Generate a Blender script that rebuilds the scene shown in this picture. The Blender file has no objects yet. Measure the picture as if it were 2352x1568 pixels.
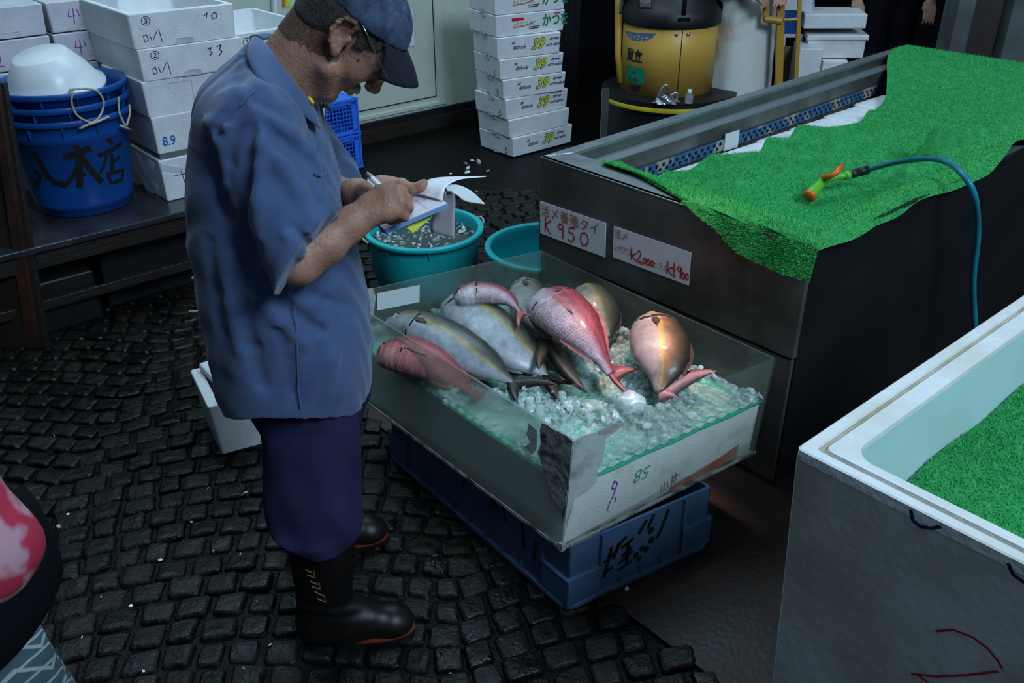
import bpy, bmesh, math, random
import numpy as np
from mathutils import Vector, Matrix
random.seed(7); np.random.seed(7)
SC = bpy.context.scene
COL = SC.collection
R = math.radians
# ------------------------------------------------------------------ camera
FPX, CX, CY, TH, CH = 2090.0, 1176.0, 784.0, R(28.8), 1.75
cs_, sn_ = math.cos(TH), math.sin(TH)
cam_d = bpy.data.cameras.new('camera'); cam = bpy.data.objects.new('camera', cam_d); COL.objects.link(cam)
cam.location = (0, 0, CH); cam.rotation_euler = (R(90)-TH, 0, 0)
cam_d.sensor_width = 36; cam_d.lens = 36*FPX/2352; cam_d.clip_start = .02; cam_d.clip_end = 60
SC.camera = cam
# ------------------------------------------------------------------ light
W = bpy.data.worlds.new('world'); SC.world = W; W.use_nodes = True
bg = W.node_tree.nodes['Background']; bg.inputs[0].default_value = (.42, .68, 1.0, 1); bg.inputs[1].default_value = .18
def area(name, loc, target, sx, sy, energy, color):
    l = bpy.data.lights.new(name, 'AREA'); l.shape = 'RECTANGLE'; l.size = sx; l.size_y = sy; l.energy = energy; l.color = color
    o = bpy.data.objects.new(name, l); COL.objects.link(o); o.location = loc
    o.rotation_euler = (Vector(target)-Vector(loc)).to_track_quat('-Z', 'Y').to_euler(); return o
area('skylight', (-.6, 4.2, 4.6), (0, 2.6, 0), 4.5, 2.4, 190, (.60, .84, 1.0))
area('street_daylight', (3.4, -1.6, 5.4), (-.1, 3.0, .5), 2.6, 2.0, 560, (.60, .80, 1.0))
sp = bpy.data.lights.new('stall_lamp', 'SPOT'); sp.energy = 230; sp.color = (1.0, .56, .46); sp.spot_size = R(20); sp.spot_blend = .9; sp.shadow_soft_size = .10
so = bpy.data.objects.new('stall_lamp', sp); COL.objects.link(so); so.location = (.62, 2.75, 2.3)
so.rotation_euler = (Vector((.38, 2.32, .42))-so.location).to_track_quat('-Z', 'Y').to_euler()
SC.view_settings.view_transform = 'Standard'; SC.view_settings.look = 'None'
SC.view_settings.gamma = 1; SC.view_settings.use_curve_mapping = False; SC.view_settings.exposure = -.38
# ------------------------------------------------------------------ frames of the place
UA = R(41.2); UX, UY = math.cos(UA), math.sin(UA)
def uvw(u, v, z=0.0): return (u*UX - v*UY, u*UY + v*UX, z)       # stall axes: u along the counter, v across it
def ray(px, py):
    x = (px-CX)/FPX; y = -(py-CY)/FPX
    return (x, cs_+y*sn_, -sn_+y*cs_)
def G(px, py, z=0.0):
    r = ray(px, py); t = (z-CH)/r[2]; return Vector((r[0]*t, r[1]*t, z))
def atY(px, py, Y):
    r = ray(px, py); t = Y/r[1]; return Vector((r[0]*t, Y, CH+r[2]*t))
def D(px, py, d):
    r = ray(px, py); return Vector((r[0]*d, r[1]*d, CH+r[2]*d))
def GU(px, py, z):
    p = G(px, py, z); return (p.x*UX+p.y*UY, -p.x*UY+p.y*UX)
# ------------------------------------------------------------------ materials
def mat(name, c1, c2=None, scale=8, rough=.5, metal=0, bump=0, bscale=None, spec=.5, detail=4, ramp=(.35, .65), trans=0, ior=1.45, coat=0, rough2=None, sss=0, stretch=None, alpha=1, sheen=0):
    m = bpy.data.materials.new(name); m.use_nodes = True; nt = m.node_tree; N = nt.nodes; L = nt.links
    b = N['Principled BSDF']
    b.inputs['Base Color'].default_value = (*c1, 1); b.inputs['Roughness'].default_value = rough; b.inputs['Metallic'].default_value = metal
    b.inputs['Specular IOR Level'].default_value = spec; b.inputs['Transmission Weight'].default_value = trans; b.inputs['IOR'].default_value = ior
    b.inputs['Coat Weight'].default_value = coat; b.inputs['Alpha'].default_value = alpha; b.inputs['Sheen Weight'].default_value = sheen
    if sss: b.inputs['Subsurface Weight'].default_value = sss; b.inputs['Subsurface Radius'].default_value = (.01, .005, .003)
    tc = N.new('ShaderNodeTexCoord'); src = tc.outputs['Object']
    if stretch:
        mp = N.new('ShaderNodeMapping'); mp.inputs['Scale'].default_value = stretch; L.new(src, mp.inputs[0]); src = mp.outputs[0]
    if c2 is not None:
        n = N.new('ShaderNodeTexNoise'); n.inputs['Scale'].default_value = scale; n.inputs['Detail'].default_value = detail; L.new(src, n.inputs['Vector'])
        r = N.new('ShaderNodeValToRGB'); r.color_ramp.elements[0].position = ramp[0]; r.color_ramp.elements[1].position = ramp[1]
        r.color_ramp.elements[0].color = (*c1, 1); r.color_ramp.elements[1].color = (*c2, 1)
        L.new(n.outputs['Fac'], r.inputs[0]); L.new(r.outputs[0], b.inputs['Base Color'])
        if rough2 is not None:
            mr = N.new('ShaderNodeMapRange'); mr.inputs[1].default_value = ramp[0]; mr.inputs[2].default_value = ramp[1]
            mr.inputs[3].default_value = rough; mr.inputs[4].default_value = rough2
            L.new(n.outputs['Fac'], mr.inputs[0]); L.new(mr.outputs[0], b.inputs['Roughness'])
    if bump:
        n2 = N.new('ShaderNodeTexNoise'); n2.inputs['Scale'].default_value = bscale or scale*3; n2.inputs['Detail'].default_value = 5; L.new(src, n2.inputs['Vector'])
        bm_ = N.new('ShaderNodeBump'); bm_.inputs['Strength'].default_value = bump; bm_.inputs['Distance'].default_value = .01
        L.new(n2.outputs['Fac'], bm_.inputs['Height']); L.new(bm_.outputs[0], b.inputs['Normal'])
    return m
M = {}
M['foam'] = mat('white_foam', (.62, .64, .66), (.70, .72, .73), 14, .55, bump=.25, bscale=220)
M['foam_dirty'] = mat('dirty_white_foam', (.78, .78, .76), (.52, .50, .45), 9, .55, bump=.3, bscale=160, ramp=(.5, .8))
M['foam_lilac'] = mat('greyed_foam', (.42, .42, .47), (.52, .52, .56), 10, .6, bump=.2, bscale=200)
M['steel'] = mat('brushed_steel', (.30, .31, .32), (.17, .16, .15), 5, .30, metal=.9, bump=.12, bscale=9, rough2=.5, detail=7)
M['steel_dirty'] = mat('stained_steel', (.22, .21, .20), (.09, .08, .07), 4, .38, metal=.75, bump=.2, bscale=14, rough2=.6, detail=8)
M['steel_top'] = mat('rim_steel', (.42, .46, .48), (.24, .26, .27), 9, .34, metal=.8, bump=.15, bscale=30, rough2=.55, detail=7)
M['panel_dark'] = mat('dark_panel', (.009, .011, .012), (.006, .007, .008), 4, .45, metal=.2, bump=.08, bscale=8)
M['strip_blue'] = mat('worn_blue_strip', (.02, .09, .20), (.26, .27, .23), 9, .5, ramp=(.50, .56), detail=5)
M['black'] = mat('matt_black', (.006, .006, .007), rough=.5)
M['hole'] = mat('dark_hole', (.002, .002, .002), rough=.9)
M['paper'] = mat('white_paper', (.72, .70, .72), (.66, .65, .68), 5, .6)
M['ink_red'] = mat('red_marker', (.50, .01, .03), rough=.6)
M['ink_orange'] = mat('orange_marker', (.42, .10, .02), rough=.6)
M['ink_black'] = mat('black_marker', (.01, .01, .012), rough=.5)
M['ink_navy'] = mat('navy_ink', (.012, .015, .09), rough=.5)
M['ink_blue'] = mat('blue_stamp', (.03, .12, .42), rough=.6)
M['ink_purple'] = mat('purple_marker', (.25, .03, .32), rough=.6)
M['ink_green'] = mat('green_marker', (.02, .33, .16), rough=.6)
M['ink_dkgreen'] = mat('dark_green_print', (.01, .17, .06), rough=.6)
M['ink_yellow'] = mat('yellow_print', (.62, .60, .02), rough=.6)
M['turq'] = mat('turquoise_plastic', (.012, .44, .46), (.010, .34, .38), 6, .38, bump=.05)
M['bluep'] = mat('blue_plastic', (.006, .075, .33), (.005, .055, .24), 5, .36, bump=.04)
M['blueb'] = mat('bright_blue_plastic', (.03, .16, .75), rough=.4)
M['crate'] = mat('dull_blue_crate', (.075, .135, .25), (.045, .085, .16), 7, .45, bump=.1, bscale=20)
M['liner'] = mat('green_plastic_sheet', (.0, .34, .19), (.0, .28, .15), 5, .35)
M['rope'] = mat('old_rope', (.52, .50, .42), (.30, .27, .20), 60, .8, bump=.5, bscale=300)
M['white_pl'] = mat('white_plastic', (.62, .66, .68), (.55, .58, .60), 5, .3)
M['wall'] = mat('cream_panel', (.48, .54, .45), (.40, .45, .37), 3, .45, bump=.05, ramp=(.45, .75))
M['dark_wall'] = mat('dark_shutter', (.020, .022, .024), (.012, .012, .013), 3, .4, metal=.3, bump=.1)
M['wood_dark'] = mat('wet_dark_wood', (.022, .015, .011), (.010, .008, .007), 5, .35, bump=.3, stretch=(1, 1, 6), rough2=.6)
M['wood_red'] = mat('reddish_wood', (.045, .016, .008), (.012, .009, .007), 5, .5, bump=.3, detail=6)
M['table'] = mat('wet_table_top', (.012, .013, .016), (.03, .03, .035), 6, .22, bump=.12, bscale=40)
M['yellow'] = mat('yellow_paint', (.56, .33, .06), (.52, .29, .05), 4, .42)
M['yellow_dk'] = mat('ochre_paint', (.42, .22, .03), rough=.5)
M['yellow_tape'] = mat('yellow_stripe', (.60, .50, .02), rough=.5)
M['skin'] = mat('tanned_skin', (.36, .19, .125), (.28, .135, .085), 26, .5, bump=.25, bscale=120, sss=.12)
M['skin_pale'] = mat('inner_arm_skin', (.33, .18, .13), (.28, .14, .10), 20, .5, bump=.2, bscale=120)
M['shirt'] = mat('faded_blue_cotton', (.050, .092, .200), (.038, .070, .158), 7, .85, bump=.18, bscale=420, sheen=.2)
M['trouser'] = mat('navy_cotton', (.006, .006, .046), (.004, .004, .030), 8, .85, bump=.2, bscale=300)
M['boot'] = mat('black_rubber', (.004, .004, .004), (.007, .005, .004), 8, .42, bump=.08, bscale=30, spec=.3)
M['boot_toe'] = mat('worn_rubber', (.035, .022, .018), (.02, .014, .012), 12, .3)
M['sole_line'] = mat('orange_rubber', (.14, .022, .008), rough=.5)
M['cap'] = mat('mottled_denim', (.016, .030, .065), (.055, .085, .15), 42, .85, bump=.3, bscale=260, detail=7)
M['visor'] = mat('navy_cloth', (.006, .007, .018), rough=.8)
M['hair'] = mat('cropped_dark_hair', (.020, .015, .012), (.055, .045, .038), 130, .8, bump=.8, bscale=500, stretch=(1, 1, 1))
M['metal'] = mat('polished_metal', (.55, .48, .38), rough=.25, metal=1)
M['mole'] = mat('dark_mole', (.06, .03, .02), rough=.6)
M['lips'] = mat('lips', (.30, .10, .075), rough=.5)
M['lens'] = mat('spectacle_glass', (.9, .92, .95), rough=.02, trans=1, ior=1.2)
M['orange'] = mat('orange_plastic', (.72, .13, .01), (.60, .09, .01), 9, .4)
M['lime'] = mat('lime_plastic', (.10, .42, .03), (.07, .33, .03), 7, .35)
M['hose'] = mat('teal_rubber', (.012, .20, .27), (.008, .14, .20), 9, .4)
M['cardboard'] = mat('brown_card', (.22, .12, .06), (.17, .09, .045), 6, .8)
M['bootprint'] = mat('faded_boot_print', (.10, .055, .02), rough=.6)
M['apron'] = mat('stained_apron', (.60, .62, .58), (.26, .15, .09), 3.6, .7, ramp=(.50, .70), detail=5, bump=.2, bscale=12)
M['cloth_dark'] = mat('dark_cloth', (.004, .004, .006), rough=.95, spec=.1)
M['plate'] = mat('green_plate', (.0, .20, .09), rough=.4)
M['plaque'] = mat('slate_blue_plaque', (.10, .15, .26), rough=.5)
M['clear'] = mat('clear_film', (.9, .95, 1), rough=.12, trans=.85, ior=1.15, bump=.4, bscale=30)
M['silver_bag'] = mat('shiny_grey_film', (.12, .12, .13), (.5, .5, .52), 18, .18, metal=.6, bump=.6, bscale=25)
M['concrete'] = mat('grey_pillar', (.10, .12, .12), (.06, .07, .065), 5, .7, bump=.3)
M['brown_wall'] = mat('brown_board', (.025, .017, .014), (.04, .03, .025), 4, .6)
M['pinkpage'] = mat('form_page', (.68, .60, .66), (.72, .68, .72), 30, .6)
M['padblue'] = mat('pale_blue_edge', (.20, .32, .60), rough=.5)
M['flyer'] = mat('yellow_green_flyer', (.52, .58, .04), rough=.6)
M['greyboard'] = mat('grey_card_back', (.24, .22, .24), rough=.7)
M['tape'] = mat('dirty_tape', (.30, .30, .28), (.07, .06, .05), 22, .5, bump=.5, bscale=50, detail=7, ramp=(.45, .62))
M['label_w'] = mat('white_label', (.55, .60, .60), rough=.5)
M['tankside'] = mat('scuffed_grey_foam', (.58, .58, .54), (.33, .30, .24), 4, .6, bump=.10, bscale=40, detail=8, ramp=(.4, .72))
M['tankrim'] = mat('white_tank_rim', (.68, .70, .70), (.60, .60, .56), 10, .45, bump=.25, bscale=60)
M['tankin'] = mat('pale_aqua_liner', (.42, .60, .60), (.36, .50, .46), 4, .4, ramp=(.45, .8))
M['dirt'] = mat('rim_grime', (.30, .25, .17), (.42, .38, .30), 16, .7)

def acrylic(name, tint, rough, haze, ref):
    m = bpy.data.materials.new(name); m.use_nodes = True; nt = m.node_tree; N = nt.nodes; L = nt.links
    N.remove(N['Principled BSDF']); out = N['Material Output']
    tr = N.new('ShaderNodeBsdfTransparent'); tr.inputs[0].default_value = (*tint, 1)
    rf = N.new('ShaderNodeBsdfRefraction'); rf.inputs['Color'].default_value = (*tint, 1); rf.inputs['Roughness'].default_value = rough; rf.inputs['IOR'].default_value = 1.06
    gl = N.new('ShaderNodeBsdfGlossy'); gl.inputs['Roughness'].default_value = .12; gl.inputs[0].default_value = (.9, .95, .95, 1)
    df = N.new('ShaderNodeBsdfTranslucent'); df.inputs[0].default_value = (.62, .66, .60, 1)
    dd = N.new('ShaderNodeBsdfDiffuse'); dd.inputs[0].default_value = (.50, .54, .48, 1)
    tcn = N.new('ShaderNodeTexCoord'); nz = N.new('ShaderNodeTexNoise'); nz.inputs['Scale'].default_value = 4; nz.inputs['Detail'].default_value = 6
    L.new(tcn.outputs['Object'], nz.inputs['Vector'])
    mr = N.new('ShaderNodeMapRange'); mr.inputs[1].default_value = .3; mr.inputs[2].default_value = .75; mr.inputs[3].default_value = haze*.6; mr.inputs[4].default_value = haze*1.5
    L.new(nz.outputs['Fac'], mr.inputs[0])
    a = N.new('ShaderNodeMixShader'); a.inputs[0].default_value = ref; L.new(tr.outputs[0], a.inputs[1]); L.new(rf.outputs[0], a.inputs[2])
    dm = N.new('ShaderNodeMixShader'); dm.inputs[0].default_value = .6; L.new(df.outputs[0], dm.inputs[1]); L.new(dd.outputs[0], dm.inputs[2])
    b = N.new('ShaderNodeMixShader'); L.new(mr.outputs[0], b.inputs[0]); L.new(a.outputs[0], b.inputs[1]); L.new(dm.outputs[0], b.inputs[2])
    lw = N.new('ShaderNodeLayerWeight'); lw.inputs[0].default_value = .5; pw = N.new('ShaderNodeMath'); pw.operation = 'POWER'; pw.inputs[1].default_value = 4; L.new(lw.outputs['Facing'], pw.inputs[0]); fr = N.new('ShaderNodeMath'); fr.operation = 'MULTIPLY_ADD'; fr.inputs[1].default_value = .5; fr.inputs[2].default_value = .03; L.new(pw.outputs[0], fr.inputs[0])
    c = N.new('ShaderNodeMixShader'); L.new(fr.outputs[0], c.inputs[0]); L.new(b.outputs[0], c.inputs[1]); L.new(gl.outputs[0], c.inputs[2])
    L.new(c.outputs[0], out.inputs['Surface']); return m
M['acrylic'] = acrylic('clear_acrylic', (.90, .96, .94), .05, .08, .15)
M['acrylic_front'] = acrylic('clear_acrylic_near', (.96, .98, .97), .05, .05, .06)
M['acrylic_fog'] = acrylic('fogged_acrylic', (.90, .95, .92), .32, .22, .60)

# ------------------------------------------------------------------ mesh building
WL = {}
class MB:
    def __init__(s, T=None): s.v = []; s.f = []; s.m = []; s.T = T; s.uv = None
    def add(s, vs, fs, mi=0):
        b = len(s.v)
        s.v += [tuple(s.T(*p)) if s.T else tuple(p) for p in vs]
        s.f += [tuple(i+b for i in f) for f in fs]; s.m += [mi]*len(fs); return s
    def box(s, x0, x1, y0, y1, z0, z1, mi=0):
        return s.add([(x0,y0,z0),(x1,y0,z0),(x1,y1,z0),(x0,y1,z0),(x0,y0,z1),(x1,y0,z1),(x1,y1,z1),(x0,y1,z1)],
                     [(0,3,2,1),(4,5,6,7),(0,1,5,4),(1,2,6,5),(2,3,7,6),(3,0,4,7)], mi)
    def hexa(s, low, high, mi=0):      # two quads
        return s.add(list(low)+list(high), [(0,3,2,1),(4,5,6,7),(0,1,5,4),(1,2,6,5),(2,3,7,6),(3,0,4,7)], mi)
    def prism(s, poly, z0, z1, mi=0):
        n = len(poly)
        return s.add([(x,y,z0) for x,y in poly]+[(x,y,z1) for x,y in poly], [tuple(range(n-1,-1,-1)), tuple(range(n,2*n))]+[(i,(i+1)%n,n+(i+1)%n,n+i) for i in range(n)], mi)
    def loft(s, rings, mi=0, cap=True, closed=True):
        n = len(rings[0]); vs = [p for r in rings for p in r]; fs = []
        for k in range(len(rings)-1):
            for i in range(n if closed else n-1):
                a = k*n+i; b = k*n+(i+1)%n; fs.append((a, b, b+n, a+n))
        if cap and closed: fs.append(tuple(range(n-1,-1,-1))); fs.append(tuple(range((len(rings)-1)*n, len(rings)*n)))
        return s.add(vs, fs, mi)
    def tube(s, pts, r, n=8, mi=0, cap=True):
        pts = [Vector(p) for p in pts]; rings = []; up = None
        for i, p in enumerate(pts):
            t = (pts[min(i+1, len(pts)-1)]-pts[max(i-1, 0)]).normalized()
            if up is None: up = Vector((0,0,1)) if abs(t.z) < .9 else Vector((1,0,0))
            a = t.cross(up).normalized(); b_ = a.cross(t).normalized(); up = b_
            rr = r[i] if isinstance(r, (list, tuple)) else r
            rings.append([tuple(p+(a*math.cos(2*math.pi*k/n)+b_*math.sin(2*math.pi*k/n))*rr) for k in range(n)])
        return s.loft(rings, mi, cap)
    def lathe(s, c, prof, n=32, mi=0, ax=None, capb=False):     # prof: (r, z)
        c = Vector(c); ax = Vector(ax).normalized() if ax else Vector((0,0,1))
        a = ax.orthogonal().normalized(); b_ = ax.cross(a)
        rings = [[tuple(c+ax*z+(a*math.cos(2*math.pi*k/n)+b_*math.sin(2*math.pi*k/n))*r) for k in range(n)] for r, z in prof]
        return s.loft(rings, mi, capb)
    def grid(s, f, nu, nv, mi=0):
        vs = [f(i/nu, j/nv) for j in range(nv+1) for i in range(nu+1)]
        fs = [(j*(nu+1)+i, j*(nu+1)+i+1, (j+1)*(nu+1)+i+1, (j+1)*(nu+1)+i) for j in range(nv) for i in range(nu)]
        return s.add(vs, fs, mi)
    def build(s, name, mats, parent=None, smooth=False, bevel=0, sub=0, solid=0, seg=2, loc=None):
        me = bpy.data.meshes.new(name); vs = np.array(s.v, dtype=float)
        if loc is None:
            mn = vs.min(0); mx = vs.max(0); loc = ((mn[0]+mx[0])/2, (mn[1]+mx[1])/2, mn[2])
        loc = Vector(loc)
        me.from_pydata([tuple(p) for p in (vs-np.array(loc))], [], s.f)
        if not isinstance(mats, (list, tuple)): mats = [mats]
        for k in mats: me.materials.append(M[k] if isinstance(k, str) else k)
        me.polygons.foreach_set('material_index', s.m)
        if smooth: me.polygons.foreach_set('use_smooth', [True]*len(s.f))
        if s.uv is not None:
            l = me.uv_layers.new(name='map'); u = np.array(s.uv, dtype=float)
            idx = np.zeros(len(me.loops), dtype=int); me.loops.foreach_get('vertex_index', idx); l.data.foreach_set('uv', u[idx].ravel())
        me.update(); me.validate()
        o = bpy.data.objects.new(name, me); COL.objects.link(o)
        if parent is not None: o.parent = parent; o.location = loc-WL[parent.name]
        else: o.location = loc
        WL[o.name] = loc
        if smooth == 'auto' or bevel:
            pass
        if solid: mo = o.modifiers.new('solid', 'SOLIDIFY'); mo.thickness = solid; mo.offset = -1
        if bevel: mo = o.modifiers.new('bevel', 'BEVEL'); mo.width = bevel; mo.segments = seg; mo.limit_method = 'ANGLE'; mo.angle_limit = R(35)
        if sub: mo = o.modifiers.new('sub', 'SUBSURF'); mo.levels = sub; mo.render_levels = sub
        return o
def tag(o, label=None, cat=None, group=None, kind=None):
    if label: o['label'] = label
    if cat: o['category'] = cat
    if group: o['group'] = group
    if kind: o['kind'] = kind
    return o
def empty(name, loc, label, cat, group=None):
    o = bpy.data.objects.new(name, None); COL.objects.link(o); o.location = loc; o.empty_display_size = .05
    WL[o.name] = Vector(loc); return tag(o, label, cat, group)
def copy_tree(o, loc=None, rz=None, parent=None):
    c = o.copy(); COL.objects.link(c); WL[c.name] = Vector(loc) if loc is not None else WL[o.name]
    if parent is not None: c.parent = parent
    if loc is not None: c.location = loc
    if rz is not None: c.rotation_euler = (0, 0, rz)
    for ch in list(o.children): copy_tree(ch, None, None, c)
    return c
# ------------------------------------------------------------------ writing: strokes and type mapped on a surface
def strokes(mb, lines, w, fn, mi=0, taper=False):
    """lines: list of 2D polylines; w stroke width; fn(x, y, h) -> 3D point on the surface"""
    for ln in lines:
        ww = w
        if isinstance(ln, tuple) and isinstance(ln[0], (int, float)) and isinstance(ln[1], list): ww, ln = ln
        pts = []
        for a, b in zip(ln[:-1], ln[1:]):
            n = max(1, int(math.hypot(b[0]-a[0], b[1]-a[1])/(ww*1.2)))
            pts += [(a[0]+(b[0]-a[0])*k/n, a[1]+(b[1]-a[1])*k/n) for k in range(n)]
        pts.append(ln[-1]); vs = []; n = len(pts)
        for i, p in enumerate(pts):
            q0 = pts[max(i-1, 0)]; q1 = pts[min(i+1, n-1)]
            dx, dy = q1[0]-q0[0], q1[1]-q0[1]; l = math.hypot(dx, dy) or 1
            hw = ww/2*(1 if not taper else (1.15-.75*i/(n-1 or 1)))
            if i == 0: p = (p[0]-dx/l*hw*.6, p[1]-dy/l*hw*.6)
            if i == n-1: p = (p[0]+dx/l*hw*.6, p[1]+dy/l*hw*.6)
            vs += [fn(p[0]-dy/l*hw, p[1]+dx/l*hw, .0012), fn(p[0]+dy/l*hw, p[1]-dx/l*hw, .0012)]
        mb.add(vs, [(2*i, 2*i+1, 2*i+3, 2*i+2) for i in range(n-1)], mi)
def text_geo(s, size, shear=0, bold=0, space=1):
    cu = bpy.data.curves.new('t', 'FONT'); cu.body = s; cu.size = size; cu.shear = shear; cu.offset = bold; cu.space_character = space; cu.resolution_u = 3
    o = bpy.data.objects.new('t', cu); COL.objects.link(o)
    dg = bpy.context.evaluated_depsgraph_get(); me = bpy.data.meshes.new_from_object(o.evaluated_get(dg))
    vs = [tuple(v.co) for v in me.vertices]; fs = [tuple(p.vertices) for p in me.polygons]
    bpy.data.objects.remove(o); bpy.data.curves.remove(cu); bpy.data.meshes.remove(me); return vs, fs
def text(mb, s, x, y, size, fn, mi=0, shear=0, bold=0, sx=1, rot=0, space=1):
    vs, fs = text_geo(s, size, shear, bold, space); c, q = math.cos(rot), math.sin(rot)
    mb.add([fn(x+(a[0]*sx*c-a[1]*q), y+(a[0]*sx*q+a[1]*c), .0014) for a in vs], fs, mi)
def plane_fn(o, ex, ey):
    o = Vector(o); ex = Vector(ex).normalized(); ey = Vector(ey).normalized(); n = ex.cross(ey)
    return lambda x, y, h=0: tuple(o+ex*x+ey*y+n*h)
# ------------------------------------------------------------------ smooth organic solids (signed distance field -> one continuous mesh)
def _n(a): a = np.asarray(a, float); return a
class SDF:
    def __init__(s): s.p = []
    def cap(s, a, b, ra, rb, k=.02, clip=None, sub=False, sq=None):
        a, b = _n(a), _n(b); s.p.append(('c', a, b, ra, rb, k, sub, clip, sq)); return s
    def ell(s, c, r, rot=None, k=.02, sub=False):
        s.p.append(('e', _n(c), _n(r), np.eye(3) if rot is None else _n(rot), None, k, sub, None, None)); return s
    def chain(s, pts, rs, k=.008, k0=None):
        for i in range(len(pts)-1): s.cap(pts[i], pts[i+1], rs[i], rs[i+1], k0 if (i == 0 and k0) else k)
        return s
    def lft(s, tab, k=.02, ex=2.4, axis=None):       # tab rows: z, cx, cy, rx, ry
        s.p.append(('l', _n(tab), ex, None, None, k, False, None, None)); return s
    def one(s, p, P):
        t = p[0]
        if t == 'c':
            a, b = p[1], p[2]; ba = b-a; pa = P-a; h = np.clip(pa@ba/max(ba@ba, 1e-9), 0, 1)
            q = pa-h[:, None]*ba
            if p[8] is not None:        # flattened: (axis, factor)
                ax, f = p[8]; q = q+np.outer(q@ax, ax)*(f-1)
            d = np.linalg.norm(q, axis=1)-(p[3]+(p[4]-p[3])*h)
            if p[7] is not None: o, n = p[7]; d = np.maximum(d, (P-_n(o))@_n(n))
            return d
        if t == 'e':
            q = (P-p[1])@p[3].T; k0 = np.linalg.norm(q/p[2], axis=1); k1 = np.linalg.norm(q/(p[2]**2), axis=1)
            return k0*(k0-1)/np.maximum(k1, 1e-6)
        if t == 'l':
            T = p[1]; z = np.clip(P[:, 2], T[0, 0], T[-1, 0]); cx, cy, rx, ry = [np.interp(z, T[:, 0], T[:, i]) for i in (1, 2, 3, 4)]
            x = np.abs(P[:, 0]-cx)/rx; y = np.abs(P[:, 1]-cy)/ry; g = (x**p[2]+y**p[2]+1e-9)**(1/p[2])
            d = (g-1)*np.minimum(rx, ry)*np.clip(np.sqrt((x*x+y*y)/((x/ rx)**2+(y/ry)**2+1e-9))/np.minimum(rx, ry), .8, 1.3)
            e = np.maximum(T[0, 0]-P[:, 2], P[:, 2]-T[-1, 0]); return np.maximum(d, e)
    def ev(s, P, act=None):
        d = None
        for i, p in enumerate(s.p):
            if act is not None and not act[i]: continue
            e = s.one(p, P); k = p[5]
            if p[6]:
                if d is None: continue
                h = np.clip(.5-.5*(d+e)/k, 0, 1); d = d*(1-h)-e*h+k*h*(1-h)
            elif d is None: d = e
            else:
                h = np.clip(.5+.5*(e-d)/k, 0, 1); d = e*(1-h)+d*h-k*h*(1-h)
        return d if d is not None else np.full(len(P), 1.)
    def mesh(s, h, lo, hi, post=None, B=14):
        lo, hi = _n(lo), _n(hi); nb = np.ceil((hi-lo)/(h*B)).astype(int); cr = np.arange(B+2); bx = []
        I = np.stack(np.meshgrid(*[np.arange(n) for n in nb], indexing='ij'), -1).reshape(-1, 3)
        C = lo+(I+.5)*B*h; Rr = B*h*.95+h*2
        ds = np.stack([s.one(p, C) for p in s.p], 1); sub = np.array([p[6] for p in s.p]); kk = np.array([p[5] for p in s.p])
        dm = np.where(sub, 9, ds).min(1); full = s.ev(C); 
        keep = np.abs(full) < Rr*1.7+.03
        ids = []; pos = []; quads = []; G3 = np.stack(np.meshgrid(cr, cr, cr, indexing='ij'), -1).reshape(-1, 3)
        dims = nb*B+3; enc = lambda c: (c[..., 0]*dims[1]+c[..., 1])*dims[2]+c[..., 2]
        for bi in np.nonzero(keep)[0]:
            i0 = I[bi]*B-1; P = lo+(G3+i0)*h
            act = np.where(sub, ds[bi] < 2*Rr+kk*2, ds[bi] < dm[bi]+2.4*Rr+kk*2)
            v = s.ev(P, act)
            if post is not None: v = post(P, v)
            v = v.reshape(B+2, B+2, B+2); sg = v < 0
            if sg.all() or not sg.any(): continue
            # cells 0..B (global i0..i0+B); own cells 1..B
            acc = np.zeros((B+1, B+1, B+1, 3)); cnt = np.zeros((B+1, B+1, B+1))
            for ax in range(3):
                sl0 = [slice(None)]*3; sl1 = [slice(None)]*3; sl0[ax] = slice(0, -1); sl1[ax] = slice(1, None)
                a, b = v[tuple(sl0)], v[tuple(sl1)]; cr_ = (a < 0) != (b < 0); t = np.where(cr_, a/np.where(a-b == 0, 1, a-b), 0)
                o = [x for x in range(3) if x != ax]
                for d1 in (0, 1):
                    for d2 in (0, 1):
                        ss = [slice(None)]*3; ss[o[0]] = slice(d1, d1+B+1); ss[o[1]] = slice(d2, d2+B+1)
                        c_ = cr_[tuple(ss)]; t_ = t[tuple(ss)]; cnt += c_
                        acc[..., ax] += c_*t_; acc[..., o[0]] += c_*d1; acc[..., o[1]] += c_*d2
                # quads for edges whose lower corner is in 1..B
                e = cr_[tuple([slice(1, B+1)]*3)]
                q = np.argwhere(e)+1
                if len(q):
                    inv = v[q[:, 0], q[:, 1], q[:, 2]] < 0; u_ = np.zeros(3, int); w_ = np.zeros(3, int); u_[o[0]] = 1; w_[o[1]] = 1
                    gq = q+i0; c4 = np.stack([enc(gq-u_-w_+1), enc(gq-w_+1), enc(gq+1), enc(gq-u_+1)], 1)
                    if ax == 1: inv = ~inv
                    c4[~inv] = c4[~inv][:, ::-1]; quads.append(c4)
            own = np.zeros_like(cnt, bool); own[1:, 1:, 1:] = True
            c = np.argwhere((cnt > 0) & own)
            if len(c):
                pp = acc[c[:, 0], c[:, 1], c[:, 2]]/cnt[c[:, 0], c[:, 1], c[:, 2]][:, None]
                ids.append(enc(c+i0+1)); pos.append(lo+(c+i0+pp)*h)
        ids = np.concatenate(ids); pos = np.concatenate(pos); quads = np.concatenate(quads)
        o = np.argsort(ids); ids = ids[o]; pos = pos[o]
        ix = np.searchsorted(ids, quads); ix = np.clip(ix, 0, len(ids)-1); ok = (ids[ix] == quads).all(1); ix = ix[ok]
        return pos, ix
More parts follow.
